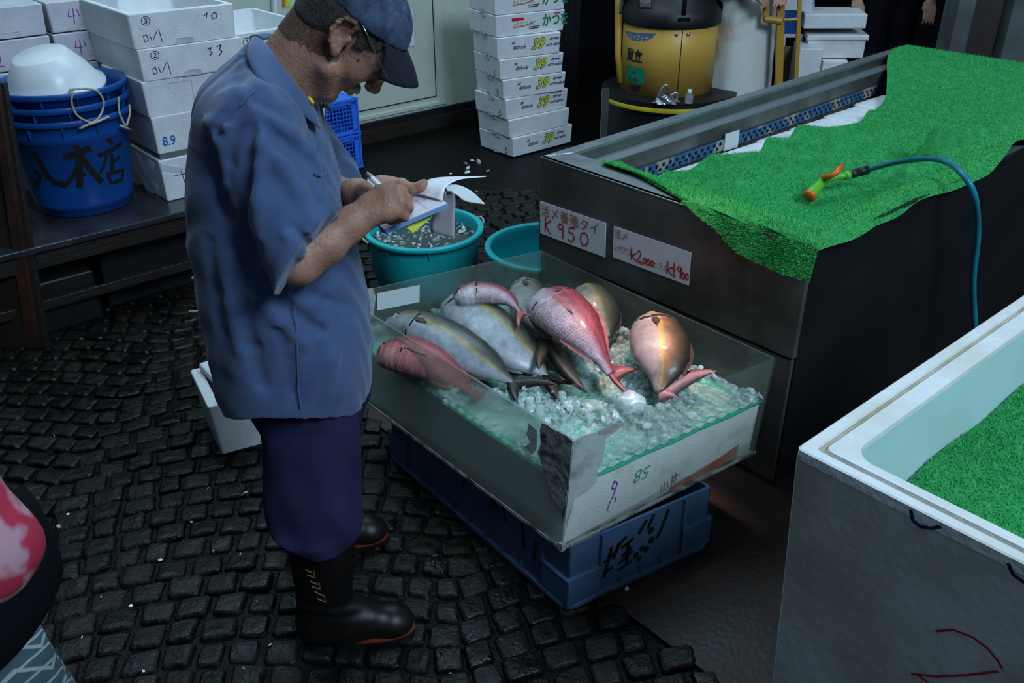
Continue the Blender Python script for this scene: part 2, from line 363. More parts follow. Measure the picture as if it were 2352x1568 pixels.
    def march(s, px, py, t0=1.0, t1=3.0):
        r = np.array(ray(px, py)); n = np.linalg.norm(r); r = r/n; t = t0; o = np.array([0, 0, CH])
        for _ in range(200):
            d = s.ev((o+r*t)[None])[0]
            if d < .0005: return o+r*t
            t += max(d*.7, .0006)
            if t > t1: return None
        return None
def sdf_obj(name, pos, quads, mats, parent, relax=1):
    loc = Vector(((pos[:, 0].min()+pos[:, 0].max())/2, (pos[:, 1].min()+pos[:, 1].max())/2, pos[:, 2].min()))
    me = bpy.data.meshes.new(name); p = pos-np.array(loc)
    for _ in range(relax):
        acc = np.zeros_like(p); cnt = np.zeros(len(p))
        for a, b in ((0, 1), (1, 2), (2, 3), (3, 0)):
            np.add.at(acc, quads[:, a], p[quads[:, b]]); np.add.at(cnt, quads[:, a], 1); np.add.at(acc, quads[:, b], p[quads[:, a]]); np.add.at(cnt, quads[:, b], 1)
        p = p*.5+.5*acc/np.maximum(cnt, 1)[:, None]
    me.vertices.add(len(p)); me.vertices.foreach_set('co', p.ravel())
    me.loops.add(len(quads)*4); me.loops.foreach_set('vertex_index', quads.ravel()); me.polygons.add(len(quads))
    me.polygons.foreach_set('loop_start', np.arange(len(quads))*4)
    me.polygons.foreach_set('use_smooth', np.ones(len(quads), bool)); me.update(calc_edges=True); me.validate()
    for k in (mats if isinstance(mats, (list, tuple)) else [mats]): me.materials.append(M[k])
    o = bpy.data.objects.new(name, me); COL.objects.link(o)
    if parent is not None: o.parent = parent; o.location = loc-WL[parent.name]
    else: o.location = loc
    WL[o.name] = loc; return o
# ------------------------------------------------------------------ ground
def stone_mat(n, c1, c2, r):
    return mat(n, c1, c2, 34, r, bump=.3, bscale=90, detail=8, rough2=r+.3, spec=.25)
SM = [stone_mat('cobble_olive', (0.0037, 0.0036, 0.0025), (0.0094, 0.0087, 0.0060), .26), stone_mat('cobble_grey', (0.0027, 0.0030, 0.0030), (0.0064, 0.0067, 0.0064), .22),
      stone_mat('cobble_brown', (0.0040, 0.0030, 0.0022), (0.0099, 0.0069, 0.0045), .3), stone_mat('cobble_dark', (0.0020, 0.0021, 0.0021), (0.0045, 0.0045, 0.0040), .2)]
JM = mat('wet_joint', (.0012, .0012, .0012), (.004, .0035, .003), 20, .45, bump=.6, bscale=60, spec=.15)
mb = MB()
mb.add([(-7, -1, -.009), (7, -1, -.009), (7, 11, -.009), (-7, 11, -.009)], [(0, 1, 2, 3)], 4)
def fan(x, k):
    X = (x+.15+.03*math.sin(k)); ph = (X/1.25) % 1.0
    return .11*math.sin(math.pi*ph)+.13*X
NR = 52; rowh = .082
for k in range(NR):
    x = -2.6+random.random()*.06; y0 = .70+k*rowh
    if y0 > 4.9: break
    while x < 1.5:
        w = random.uniform(.070, .100); g_ = .006
        def cy(x_, kk): return .70+kk*rowh+fan(x_, 0)
        j = lambda s=.005: random.uniform(-s, s)
        sl = (fan(x+w, 0)-fan(x, 0))/w
        q = [(x+g_+j()+sl*-.0, cy(x, k)+g_+j()), (x+w-g_+j(), cy(x+w, k)+g_+j()), (x+w-g_+j()-sl*rowh*.6, cy(x+w, k+1)-g_+j()), (x+g_+j()-sl*rowh*.6, cy(x, k+1)-g_+j())]
        cxm = sum(p[0] for p in q)/4; cym = sum(p[1] for p in q)/4
        u_, v_ = cxm*UX+cym*UY, -cxm*UY+cym*UX
        if not (u_ > 1.36 and v_ < 2.3) and .8 < cym < 5:
            hz = random.uniform(-.004, .005); tx, ty = random.uniform(-.05, .05), random.uniform(-.06, .06); rings = []
            n = 12; poly = []
            for e in range(4):
                a, b = q[e], q[(e+1) % 4]
                for t in (.12, .5, .88): poly.append((a[0]+(b[0]-a[0])*t+j(.0018), a[1]+(b[1]-a[1])*t+j(.0018)))
            for s_, z in ((1.03, -.009), (1.0, -.004), (.94, 0.0), (.80, .003), (.4, .0042)):
                rings.append([(cxm+(p[0]-cxm)*s_, cym+(p[1]-cym)*s_, z+(hz+(p[0]-cxm)*tx+(p[1]-cym)*ty if z > -.009 else 0)) for p in poly])
            mb.loft(rings, random.choice([0, 0, 1, 1, 2, 3]), True)
        x += w
fl = mb.build('floor', SM+[JM], smooth=False, loc=(0, 0, 0)); tag(fl, 'wet dark granite cobbles laid in fans across the market lane', None, None, 'structure')
mb = MB(uvw); mb.box(1.36, 6.5, -2.0, 2.6, -.03, .002)
SLAB = mat('stained_concrete', (.007, .005, .004), (.030, .011, .006), 3, .4, bump=.18, bscale=60, rough2=.6, detail=8)
f2 = mb.build('floor', [SLAB], loc=(0, 0, 0)); tag(f2, 'rust-stained concrete slab under the fish counter', None, None, 'structure')
# low concrete kerb in front of the counter (dark recess edge)
# ------------------------------------------------------------------ backdrop
mb = MB(uvw)
mb.box(.2, 4.20, 5.12, 5.3, .12, 3.2, 0); mb.box(.2, 4.2, 5.10, 5.3, .07, .12, 1); mb.box(3.78, 3.786, 5.115, 5.12, .20, 3.2, 2); mb.box(2.2, 3.78, 5.115, 5.12, .20, .206, 2)
mb.box(4.185, 4.205, 5.10, 5.13, .1, 3.2, 0); mb.box(2.18, 3.86, 5.108, 5.122, .14, .165, 0); mb.box(3.795, 3.86, 5.112, 5.122, .165, 3.2, 0)
wb_ = mb.build('wall_back', ['wall', 'black', 'hole'], bevel=.002); tag(wb_, 'pale green-cream cold store panelling behind the man', None, None, 'structure')
mb = MB(uvw); mb.box(.0, 4.4, 5.08, 5.4, -.02, .075); tag(mb.build('trim', ['wood_dark']), 'dark wet plinth below the cold store', None, None, 'structure')
mb = MB(uvw)
mb.box(4.25, 5.05, 5.0, 5.05, 0, 3)
for k in range(14): mb.box(4.25+k*.057, 4.25+k*.057+.012, 4.99, 5.0, 0, 3)
tag(mb.build('door', ['dark_wall']), 'dark ribbed shutter beside the cold store', None, None, 'structure')
mb = MB(); mb.box(-7, 7, 9.2, 9.3, 0, 4); tag(mb.build('wall_far', ['cloth_dark']), 'unlit far end of the market hall', None, None, 'structure')  # near-black colour stands in for the missing light at the hall's end
mb = MB(uvw); mb.box(-.6, .25, 5.3, 5.4, 0, 3); mb.box(-.65, -.6, 1.5, 5.4, 0, 3); tag(mb.build('wall_left', ['wood_dark']), 'dark boarding behind the stacked foam boxes', None, None, 'structure')
p0 = atY(2255, 60, 5.6)
mb = MB(); mb.box(p0.x-.16, p0.x-.06, 5.6, 5.8, 0, 3, 0); mb.box(p0.x-.06, p0.x+.16, 5.7, 5.8, 0, 3, 1); mb.box(p0.x+.16, p0.x+.5, 5.6, 5.8, 0, 3, 0)
tag(mb.build('wall_right', ['concrete', 'brown_wall'], bevel=.01), 'grey pillar and brown boarding at the far right', None, None, 'structure')
# ------------------------------------------------------------------ stainless counter
def bv(u): return 2.23+(u-2.08)*.057
c0 = uvw(3.4, 1.7, 0)
ctr = empty('display_counter', c0, 'long stainless steel fish counter with sunken well running off to the right', 'counter')
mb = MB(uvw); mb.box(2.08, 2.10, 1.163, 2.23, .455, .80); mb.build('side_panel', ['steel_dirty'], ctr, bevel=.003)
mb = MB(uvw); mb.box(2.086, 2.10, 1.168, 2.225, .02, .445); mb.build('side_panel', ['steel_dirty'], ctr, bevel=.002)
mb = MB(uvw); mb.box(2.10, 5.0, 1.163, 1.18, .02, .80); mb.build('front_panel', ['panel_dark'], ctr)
mb = MB(uvw); mb.hexa([(2.08, 1.175, .787), (2.2, 1.175, .787), (2.2, 2.183, .787), (2.08, 2.23, .787)], [(2.08, 1.175, .80), (2.2, 1.175, .80), (2.2, 2.183, .80), (2.08, 2.23, .80)])
mb.hexa([(2.2, bv(2.2)-.05, .785), (4.86, bv(4.86)-.05, .785), (4.86, bv(4.86), .785), (2.08, 2.23, .785)], [(2.2, bv(2.2)-.05, .80), (4.86, bv(4.86)-.05, .80), (4.86, bv(4.86), .80), (2.08, 2.23, .80)])
mb.box(4.75, 4.86, 1.175, 2.33, .785, .80); mb.box(2.2, 4.75, 1.175, 1.22, .785, .80)
mb.build('top_rim', ['steel_top'], ctr, bevel=.003)
def strip(name, v0o, z0, v1o, z1, m, u0=2.2, u1=4.75, parts=None):
    mb = MB(uvw); mb.hexa([(u0, bv(u0)+v0o, z0), (u1, bv(u1)+v0o, z0), (u1, bv(u1)+v0o+.004, z0), (u0, bv(u0)+v0o+.004, z0)], [(u0, bv(u0)+v1o, z1), (u1, bv(u1)+v1o, z1), (u1, bv(u1)+v1o+.004, z1), (u0, bv(u0)+v1o+.004, z1)])
    return mb.build(name, [m], ctr)
strip('rim_drop', -.052, .755, -.05, .787, 'steel')
mb = MB(uvw); mb.hexa([(2.2, bv(2.2)-.115, .748), (4.75, bv(4.75)-.115, .748), (4.75, bv(4.75)-.05, .748), (2.2, bv(2.2)-.05, .748)], [(2.2, bv(2.2)-.115, .755), (4.75, bv(4.75)-.115, .755), (4.75, bv(4.75)-.05, .755), (2.2, bv(2.2)-.05, .755)])
mb.build('ledge', ['steel_top'], ctr, bevel=.002)
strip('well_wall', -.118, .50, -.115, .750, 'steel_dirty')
pf = strip('perforated_strip', -.127, .648, -.124, .693, 'strip_blue', 2.22, 4.62)
mb = MB(uvw)
for row, zc in ((0, .679), (1, .662)):
    for k in range(56):
        u = 2.30+k*.0415+row*.02; v = bv(u)-.1275
        if 3.02 < u < 3.16: continue
        mb.add([(u+.0085*math.cos(t*math.pi/6), v+.001*0, zc+.0078*math.sin(t*math.pi/6)) for t in range(12)], [tuple(range(12))])
mb.build('perforation', ['hole'], ctr)
mb = MB(uvw); mb.box(3.03, 3.12, bv(3.07)-.135, bv(3.07)-.13, .645, .715); mb.build('strip_bracket', ['label_w'], ctr)
mb = MB(uvw); mb.box(2.2, 4.75, 1.18, 2.11, .50, .51); mb.build('well_floor', ['steel_dirty'], ctr)
for q in ((2.198, 2.204, 1.2, 2.12), (4.745, 4.75, 1.2, 2.3)): mb = MB(uvw); mb.box(*q, .5, .79); mb.build('well_end', ['steel_dirty'], ctr)
for (u, v, z) in [(2.095, 2.21, .801), (2.14, 2.205, .801)]:
    mb = MB(uvw); mb.lathe((u, v, z), [(.003, -.002), (.003, .0005), (.0, .001)], 8); mb.build('rivet', ['metal'], ctr)
# upside-down foam boxes filling the well
fb = []
u = 2.36
for k in range(7):
    w = .285 if k != 3 else .25; mb = MB(uvw); z = .645+random.uniform(-.004, .006)
    v1 = bv(u)-.135-random.uniform(0, .012)
    rr = []
    for s_, zz in ((0, .512), (0, z-.008), (.006, z)):
        a0, a1, b0, b1 = u+s_, u+w-s_, v1-.62+s_, v1-s_; c_ = .014
        rr.append([(a0+c_, b0, zz), (a1-c_, b0, zz), (a1, b0+c_, zz), (a1, b1-c_, zz), (a1-c_, b1, zz), (a0+c_, b1, zz), (a0, b1-c_, zz), (a0, b0+c_, zz)])
    mb.loft(rr); o = mb.build('foam_box', ['foam'], bevel=.003)
    tag(o, 'white upturned foam box in the counter well, %s' % ['first from the signed end', 'second from the signed end', 'third from the signed end', 'fourth from the signed end', 'fifth from the signed end', 'sixth from the signed end', 'last at the far end'][k], 'foam box', 'upturned foam boxes in the counter well')
    u += w+.006+random.uniform(0, .01)+.035*(k == 6)
# ------------------------------------------------------------------ artificial turf
def turf_mats(dark=1):
    return [mat('turf_base', (.016, .22, .055), (.028, .30, .075), 30, .9), mat('turf_green', (.030, .42, .115), rough=.7, spec=.2), mat('turf_lime', (.11, .52, .11), rough=.7, spec=.2),
            mat('turf_deep', (.018, .30, .080), rough=.7, spec=.2), mat('turf_mixed', (.040, .46, .15), (.035, .33, .085), 2.5, rough=.7, spec=.2)]
TM = turf_mats()
def turf(mb, f, nu, nv, n, ln, wid, lime=None, lean=.6):
    mb.grid(f, nu, nv, 0)
    vs = []; fs = []; mi = []
    for i in range(n):
        a, b = random.random(), random.random(); p = Vector(f(a, b)); e = .004
        n_ = (Vector(f(min(a+e, 1), b))-Vector(f(max(a-e, 0), b))).cross(Vector(f(a, min(b+e, 1)))-Vector(f(a, max(b-e, 0))))
        if n_.length < 1e-12: continue
        n_.normalize()
        if n_.z < -.2: n_ = -n_
        t = Vector((random.gauss(0, 1), random.gauss(0, 1), random.gauss(0, .5))); t = (t-n_*t.dot(n_)).normalized()
        l = ln*random.uniform(.6, 1.25); s_ = n_.cross(t)*wid*.5; tip = p+(n_+t*lean*random.uniform(.4, 1.6)).normalized()*l
        k = len(vs); vs += [p-s_, p+s_, tip]; fs.append((k, k+1, k+2))
        q = lime(a, b) if lime else .15
        mi.append(2 if random.random() < q else random.choice([1, 4, 4, 3, 1]))
    b0 = len(mb.v); mb.v += [tuple(v) for v in vs]; mb.f += [tuple(i+b0 for i in f_) for f_ in fs]; mb.m += mi
def ss(x, a, b): t = max(0, min(1, (x-a)/(b-a))); return t*t*(3-2*t)
def ridge(u, v, a, b, w, h):
    ax, ay = a; bx, by = b; dx, dy = bx-ax, by-ay; t = ((u-ax)*dx+(v-ay)*dy)/(dx*dx+dy*dy); t = max(0, min(1, t))
    d = math.hypot(u-ax-dx*t, v-ay-dy*t); return h*math.exp(-(d/w)**2)*(1-.6*t)
RID = [((2.72, 2.05), (3.25, 1.55), .035, .045), ((3.02, 2.05), (3.4, 1.6), .03, .040), ((3.35, 2.05), (3.7, 1.7), .04, .035), ((2.5, 2.05), (2.75, 1.75), .05, .012),
       ((3.85, 2.1), (4.1, 1.4), .05, .02), ((3.30, 1.42), (3.62, 1.30), .07, .10), ((3.05, 1.40), (3.3, 1.27), .05, .045), ((2.45, 1.45), (2.9, 1.35), .05, .015), ((3.62, 1.55), (3.9, 1.3), .05, -.03)]
def carpet(a, b):
    # a: 0 left .. 1 right ; b: 0 front .. 1 back
    if a < .06:            # hanging flap / left edge
        t = a/.06; v = 1.15+b*.43+.41*ss(b, .5, 1)*1.0
        v = 1.145+b*(.445+.40*b)
        hang = .10*(1-ss(v, 1.30, 1.62))+.002
        eu = 2.062+.005*math.sin(v*40) if v < 1.6 else 2.08+(v-1.585)*.30
        u = eu+(.0)*t; z = .812-hang*(1-t)
        if v > 1.585: z = .808
        u = eu+(2.095-2.062)*t*.6
        return uvw(u, v, z-.0)
    t = (a-.06)/.94
    vb = 1.99+.07*ss(t, 0, .10)-.03*math.sin(t*21)*ss(t, .05, .2)*(1-ss(t, .6, .75))-.02*t
    u = 2.082+(4.80-2.082)*t**1.15
    vb -= .045*ss(t, .10, .2)*(1-ss(t, .62, .8)); vb += .30*ss(u, 4.0, 4.7)
    v = 1.145+(vb-1.145)*b
    if t < .045: u += .30*max(0, v-1.585)*(1-t/.045)
    zi = .668
    z = zi+(.812-zi)*max(1-ss(u, 2.16, 2.42), 1-ss(v, 1.19, 1.42), ss(u, 3.95, 4.68))
    k = ss(u, 2.2, 2.45)*(1-ss(u, 4.1, 4.5))
    for a_, b_, w, h in RID: z += 1.9*ridge(u, v, a_, b_, w, h)*k*(.7+.3*ss(2.06-v, .05, .25))
    z += .006*math.sin(u*13+v*9)*k+.004*math.sin(v*31-u*7)*k
    # front lip rolls over the edge, lifted in one place
    lip = .022*(1-ss(v, 1.145, 1.19)); z -= lip
    if b < .12: v += .035*math.exp(-((u-3.36)/.10)**2)*(1-b/.12)-.02*math.exp(-((u-3.55)/.08)**2)*(1-b/.12); z += .05*math.exp(-((u-3.40)/.10)**2)*(1-b/.12)
    v -= .012*(math.sin(u*9)+math.sin(u*23)*.4)*(1-ss(b, 0, .08))
    return uvw(u, v, z+.003)
mb = MB(); turf(mb, carpet, 260, 110, 150000, .0088, .0019, lambda a, b: .55 if (b < .16 or a < .12) else .16)
tc_ = mb.build('turf_carpet', TM, smooth=True)
tag(tc_, 'rumpled bright green artificial turf draped over the steel counter', 'artificial turf')
# ------------------------------------------------------------------ price signs on the counter end
def sign(u, v0, z0, v1, z1, w, h, label):
    # hangs in the plane u = const ; v decreases to the right of the picture
    e = Vector(uvw(0, v1, z1))-Vector(uvw(0, v0, z0)); ex = e.normalized(); o = Vector(uvw(u, v0, z0)); ey = Vector((0, 0, 1)); ey = (ey-ex*ey.dot(ex)).normalized()
    fn = plane_fn(o, ex, ey); mb = MB()
    mb.add([fn(0, -h, 0), fn(w, -h, 0), fn(w, 0, 0), fn(0, 0, 0), fn(0, -h, .002), fn(w, -h, .002), fn(w, 0, .002), fn(0, 0, .002)], [(0,3,2,1),(4,5,6,7),(0,1,5,4),(1,2,6,5),(2,3,7,6),(3,0,4,7)])
    s = mb.build('price_sign', ['paper']); tag(s, label, 'price sign', None)
    return s, lambda x, y, hh=0: fn(x, y, hh+.002)
s, fn = sign(2.078, 2.222, .642, 1.906, .652, .318, .120, 'white paper sign reading K 950 taped to the counter end')
mb = MB(); text(mb, '活〆養殖タイ', .006, -.047, .046, fn, 0, sx=1.0, space=1.08)
mb.build('lettering', ['ink_orange'], s)
mb = MB()
strokes(mb, [[(.030, -.052), (.027, -.104)], [(.056, -.058), (.029, -.080), (.053, -.108)],
  [(.118, -.062), (.100, -.057), (.094, -.072), (.104, -.080), (.118, -.066), (.117, -.108)],
  [(.176, -.056), (.150, -.058), (.146, -.077), (.166, -.076), (.174, -.092), (.162, -.108), (.143, -.104)],
  [(.222, -.058), (.206, -.066), (.203, -.088), (.214, -.106), (.230, -.102), (.240, -.084), (.236, -.066), (.222, -.058)]], .0055, fn)
mb.build('price', ['ink_red'], s)
s, fn = sign(2.078, 1.869, .653, 1.552, .662, .318, .108, 'white paper sign reading k2000 and k1900, right of the K 950 sign')
mb = MB(); text(mb, '活〆', .004, -.033, .032, fn); text(mb, 'シマアジ', .002, -.080, .028, fn, sx=.72); mb.build('lettering', ['ink_orange'], s)
def digit(mb, lines, x, y, s_, w, fn): strokes(mb, [[(x+a*s_, y+b*s_) for a, b in l] for l in lines], w, fn)
DG = {'k': [[(0, 1), (0, 0)], [(.5, .62), (.02, .36), (.5, 0)]], '2': [[(0, .8), (.2, 1), (.42, .85), (.3, .5), (0, .03), (.5, .05)]], '0': [[(.25, .8), (.05, .6), (.05, .2), (.25, .02), (.45, .25), (.45, .6), (.25, .8)]],
      '1': [[(.1, 1), (.1, 0)]], '9': [[(.45, .75), (.2, .95), (.05, .7), (.2, .5), (.42, .62), (.45, .9), (.4, 0)]], ',': [[(.08, .08), (0, -.15)]]}
mb = MB(); x = .082
for ch, s_, dx in (('k', .042, .024), ('2', .040, .020), (',', .03, .006), ('0', .028, .015), ('0', .028, .016), ('0', .028, .018)): digit(mb, DG[ch], x, -.098+.006, s_, .005, fn); x += dx
x = .232
for ch, s_, dx in (('k', .040, .022), ('1', .044, .008), (',', .03, .007), ('9', .040, .020), ('0', .028, .014), ('0', .028, .014)): digit(mb, DG[ch], x, -.100+.006, s_, .005, fn); x += dx
mb.build('price', ['ink_red'], s)
mb = MB(); text(mb, 'ヒラメ', .174, -.088, .027, fn, sx=.72); mb.build('lettering', ['ink_orange'], s)
# ------------------------------------------------------------------ hose with spray gun
hz = D(1865, 450, 1)  # direction only
def T_(px, py, z): return G(px, py, z)
nz = T_(1865, 448, .70)
hs = empty('garden_hose', T_(2240, 700, .3), 'teal garden hose with lime and orange spray gun lying on the turf', 'hose')
Pn, Pb = T_(1858, 452, .695), T_(1893, 412, .735)   # spray head face and its back
Pk = T_(1952, 401, .745); Pc = T_(1992, 390, .75)
ax = (Pb-Pn).normalized(); L0 = (Pb-Pn).length
mb = MB(); mb.lathe(Pn, [(.0, -.002), (.020, -.002), (.023, .004), (.023, .012)], 20, ax=ax); mb.build('nozzle_ring', ['orange'], hs, smooth=True)
mb = MB(); mb.lathe(Pn+ax*.010, [(.023, 0), (.0235, .004), (.022, .02), (.017, L0*.55), (.014, L0*.85), (.012, L0), (.0, L0+.006)], 20, ax=ax)
mb.tube([Pb-ax*.012, Pb+(Pk-Pb)*.3, Pb+(Pk-Pb)*.8, Pk], [.012, .011, .011, .012], 14); mb.tube([Pb+(Pk-Pb)*.78, Pk], .0145, 14)
mb.build('nozzle_body', ['lime'], hs, smooth=True)
up = Vector((0, 0, 1)); q0 = Pb+up*.010
pts = [q0-ax*.006, T_(1905, 405, .76), T_(1920, 398, .775), T_(1928, 386, .785), T_(1938, 379, .79)]
mb = MB(); mb.tube(pts, [.012, .010, .009, .010, .005], 12); mb.lathe(q0-ax*.004, [(.014, -.008), (.014, .006), (.008, .009), (0, .01)], 16, ax=up); mb.build('trigger_lever', ['orange'], hs, smooth=True)
mb = MB(); mb.tube([Pk, Pk+(Pc-Pk)*.45, Pk+(Pc-Pk)*.46, Pk+(Pc-Pk)*.55, Pk+(Pc-Pk)*.56, Pc], [.0145, .0145, .0125, .0125, .0155, .0150], 14); mb.build('connector', ['black'], hs, smooth=True)
def bez(P, n=48):
    P = [Vector(p) for p in P]; out = []
    P2 = [P[0]*2-P[1]]+P+[P[-1]*2-P[-2]]
    for i in range(1, len(P2)-2):
        a, b, c, d = P2[i-1:i+3]
        for k in range(n//(len(P)-1)+1):
            t = k/(n//(len(P)-1)+1); out.append(.5*((2*b)+(c-a)*t+(2*a-5*b+4*c-d)*t*t+(3*b-a-3*c+d)*t**3))
    out.append(P[-1]); return out
fr = Vector(uvw(0, -1, 0))
hp = [Pc, T_(2060, 372, .81), T_(2130, 364, .855), T_(2178, 374, .87), T_(2215, 405, .86), Vector(uvw(*GU(2240, 455, .80), .80)), Vector(uvw(*GU(2246, 540, .66), .66)), Vector(uvw(*GU(2236, 640, .50), .50)), Vector(uvw(*GU(2238, 720, .36), .36)), Vector(uvw(*GU(2244, 800, .22), .22)), Vector(uvw(*GU(2250, 900, .05), .05))]
mb = MB(); mb.tube(bez(hp, 90), .0095, 14); mb.build('hose_tube', ['hose'], hs, smooth=True)
# ------------------------------------------------------------------ insulated tank, right foreground
tk = empty('insulated_fish_tank', uvw(1.7, .2, 0), 'large scuffed white insulated tank lined with turf, right foreground', 'tank')
U0, V1, U1, V0 = 1.195, .630, 2.45, -.55
mb = MB(uvw)
tp = .035
mb.loft([[(U0+tp, V0, 0), (U1, V0, 0), (U1, V1-tp, 0), (U0+tp, V1-tp, 0)], [(U0, V0, .838), (U1, V0, .838), (U1, V1+.004, .838), (U0, V1+.004, .838)]], 0, cap=False)
o = mb.build('shell', ['tankside'], tk, bevel=.008, seg=3)
def rrect(u0, u1, v0, v1, r, n=8):
    out = []
    for cx_, cy_, a0 in ((u1-r, v0+r, -90), (u1-r, v1-r, 0), (u0+r, v1-r, 90), (u0+r, v0+r, 180)):
        for k in range(n+1): a = R(a0+90*k/n); out.append((cx_+r*math.cos(a), cy_+r*math.sin(a)))
    return out
# rim as nested rings
mb = MB(uvw); rings = []
def ring(d0, d1, z, r): return [(x, y, z) for x, y in rrect(U0+d0, U1-d0, V0+d0, V1+.004-d1, r)]
for d0, d1, z, r in ((.0, .0, .830, .012), (.0, .0, .848, .012), (.003, .003, .8505, .014), (.020, .022, .8505, .014), (.0215, .0235, .8455, .014), (.029, .034, .8455, .014), (.0305, .036, .8515, .015), (.051, .066, .8515, .045), (.055, .070, .848, .045), (.056, .071, .838, .045)):
    rings.append(ring(d0, d1, z, r))
mb.loft(rings, 0, cap=False); n4 = len(rings[0])
for i, f in enumerate(mb.f):
    if 4*n4 <= i < 5*n4: mb.m[i] = 1
mb.build('rim', ['tankrim', 'dirt'], tk, smooth=False)
mb = MB(uvw); mb.loft([ring(.056, .071, .838, .045), ring(.062, .078, .76, .045), ring(.070, .09, .668, .045)], 0, cap=False)
mb.f = [f[::-1] for f in mb.f]; mb.build('inner_liner', ['tankin'], tk, smooth=True)
mb = MB(uvw); mb.box(U0+.05, U1-.06, V0+.06, V1-.06, .655, .662); mb.build('inner_floor', ['tankin'], tk)
# marker scrawls on rim and shell
o0 = Vector(uvw(U0, V1, .84)); ex_ = Vector(uvw(0, -1, 0)); dn = Vector(uvw(tp, 0, -.838)).normalized()*-1
sf = plane_fn(Vector(uvw(U0-.0005, 0, .838)), ex_, dn)
def onside(px, py):     # picture point -> coordinates on the tank's near-left face
    r = Vector(ray(px, py)); o_ = Vector((0, 0, CH)); n_ = ex_.cross(dn); a = Vector(uvw(U0, 0, .838)); t = (a-o_).dot(n_)/r.dot(n_); p = o_+r*t-a; return (p.dot(ex_), p.dot(dn))
mb = MB(); strokes(mb, [[onside(*p) for p in [(2093, 1172), (2098, 1195), (2115, 1208), (2140, 1212), (2160, 1208)]], [onside(*p) for p in [(2318, 1295), (2328, 1318), (2352, 1335)]]], .006, sf); mb.build('marker_scrawl', ['ink_navy'], tk)
mb = MB(); strokes(mb, [[onside(*p) for p in [(2152, 1448), (2190, 1445), (2235, 1462), (2270, 1488), (2292, 1515), (2302, 1532)]], [onside(*p) for p in [(2095, 1546), (2150, 1552), (2220, 1549), (2292, 1540)]], [onside(*p) for p in [(2108, 1548), (2135, 1568)]]], .004, sf); mb.build('marker_scrawl', ['ink_red'], tk)
def tturf(a, b):
    u = U0+.066+(U1-U0-.14)*a; v = V0+.09+(V1-.09-V0-.085)*b
    return uvw(u, v, .685+.035*(1-ss(u, U0+.05, U0+.25))+.006*math.sin(u*17+v*11)+.012*ss(v, V1-.2, V1-.08))
mb = MB(); turf(mb, tturf, 90, 70, 80000, .0085, .0019, lambda a, b: .10); tt = mb.build('turf_mat', TM, smooth=True)
tag(tt, 'flat green artificial turf mat lying inside the insulated tank', 'artificial turf')
# ------------------------------------------------------------------ fish tray: crate, foam box, acrylic tray
P0, P1, P3 = Vector((.14, 1.72, 0)), Vector((.56, 1.975, 0)), Vector((-.40, 2.40, 0))
def cr(s_, t, z=0): return tuple(P0+(P1-P0)*s_+(P3-P0)*t+Vector((0, 0, z)))
LS, LT = (P1-P0).length, (P3-P0).length
def CM(x, y, z): return cr(x/LS, y/LT, z)      # metres along the two sides
cb = empty('plastic_crate', CM(LS/2, LT/2, 0), 'blue plastic crate with black brush writing under the fish tray', 'crate')
mb = MB(CM); H_ = .213
mb.box(.012, LS-.012, .012, .020, .012, H_); mb.box(.012, LS-.012, LT-.020, LT-.012, .012, H_); mb.box(.012, .020, .012, LT-.012, .012, H_); mb.box(LS-.02, LS-.012, .012, LT-.012, .012, H_)
mb.box(.01, LS-.01, .01, LT-.01, .010, .016); mb.build('crate_wall', ['crate'], cb, bevel=.002)
mb = MB(CM); poly = rrect(0, LS, 0, LT, .03)
mb.loft([[(x, y, z) for x, y in q] for q, z in ((rrect(.004, LS-.004, .004, LT-.004, .03), .0), (poly, .008), (poly, .020), (rrect(.010, LS-.010, .010, LT-.010, .025), .022))]); mb.build('base_flange', ['crate'], cb, bevel=.002)
for nm, q in (('corner_post', [(0, .11, 0, .11), (LS-.11, LS, 0, .11), (0, .11, LT-.11, LT), (LS-.11, LS, LT-.11, LT)]),):
    for (x0, x1, y0, y1) in q:
        mb = MB(CM); cx_ = x0 < LS/2; cy_ = y0 < LT/2
        # L-shaped corner with fins and a shelf
        xa, xb = (x0+.002, x0+.008) if cx_ else (x1-.008, x1-.002); ya, yb = (y0+.002, y0+.008) if cy_ else (y1-.008, y1-.002)
        yy0, yy1 = (y0+.002, y1) if cy_ else (y0, y1-.002); xx0, xx1 = (x0+.002, x1) if cx_ else (x0, x1-.002)
        mb.box(xa, xb, yy0, yy1, .02, .108); mb.box(xx0, xx1, ya, yb, .02, .108)
        f1 = y1-.004 if cy_ else y0; f2 = x1-.004 if cx_ else x0
        mb.box(min(xa, .012 if cx_ else LS-.02), max(xb, .02 if cx_ else LS-.012), f1, f1+.004, .02, H_); mb.box(f2, f2+.004, min(ya, .012 if cy_ else LT-.02), max(yb, .02 if cy_ else LT-.012), .02, H_)
        mb.box(x0+.001 if cx_ else x0, x1 if cx_ else x1-.001, y0+.001 if cy_ else y0, y1 if cy_ else y1-.001, .104, .109)
        mb.build(nm, ['crate'], cb, bevel=.001)
for k in range(1, 4): x = .11+(LS-.22)*k/4; mb = MB(CM); mb.box(x-.002, x+.002, 0.001, .012, .02, .045); mb.build('rib', ['crate'], cb)
for k in range(1, 8): y = .11+(LT-.22)*k/8; mb = MB(CM); mb.box(.001, .012, y-.002, y+.002, .02, .045); mb.build('rib', ['crate'], cb)
fn = plane_fn(CM(.115, .0118, .0), Vector(CM(1, 0, 0))-Vector(CM(0, 0, 0)), (0, 0, 1))
mb = MB(); blob = lambda x, y, r: mb.add([fn(x+r*math.cos(t*.63), y+r*1.1*math.sin(t*.63), .001) for t in range(10)], [tuple(range(10))])
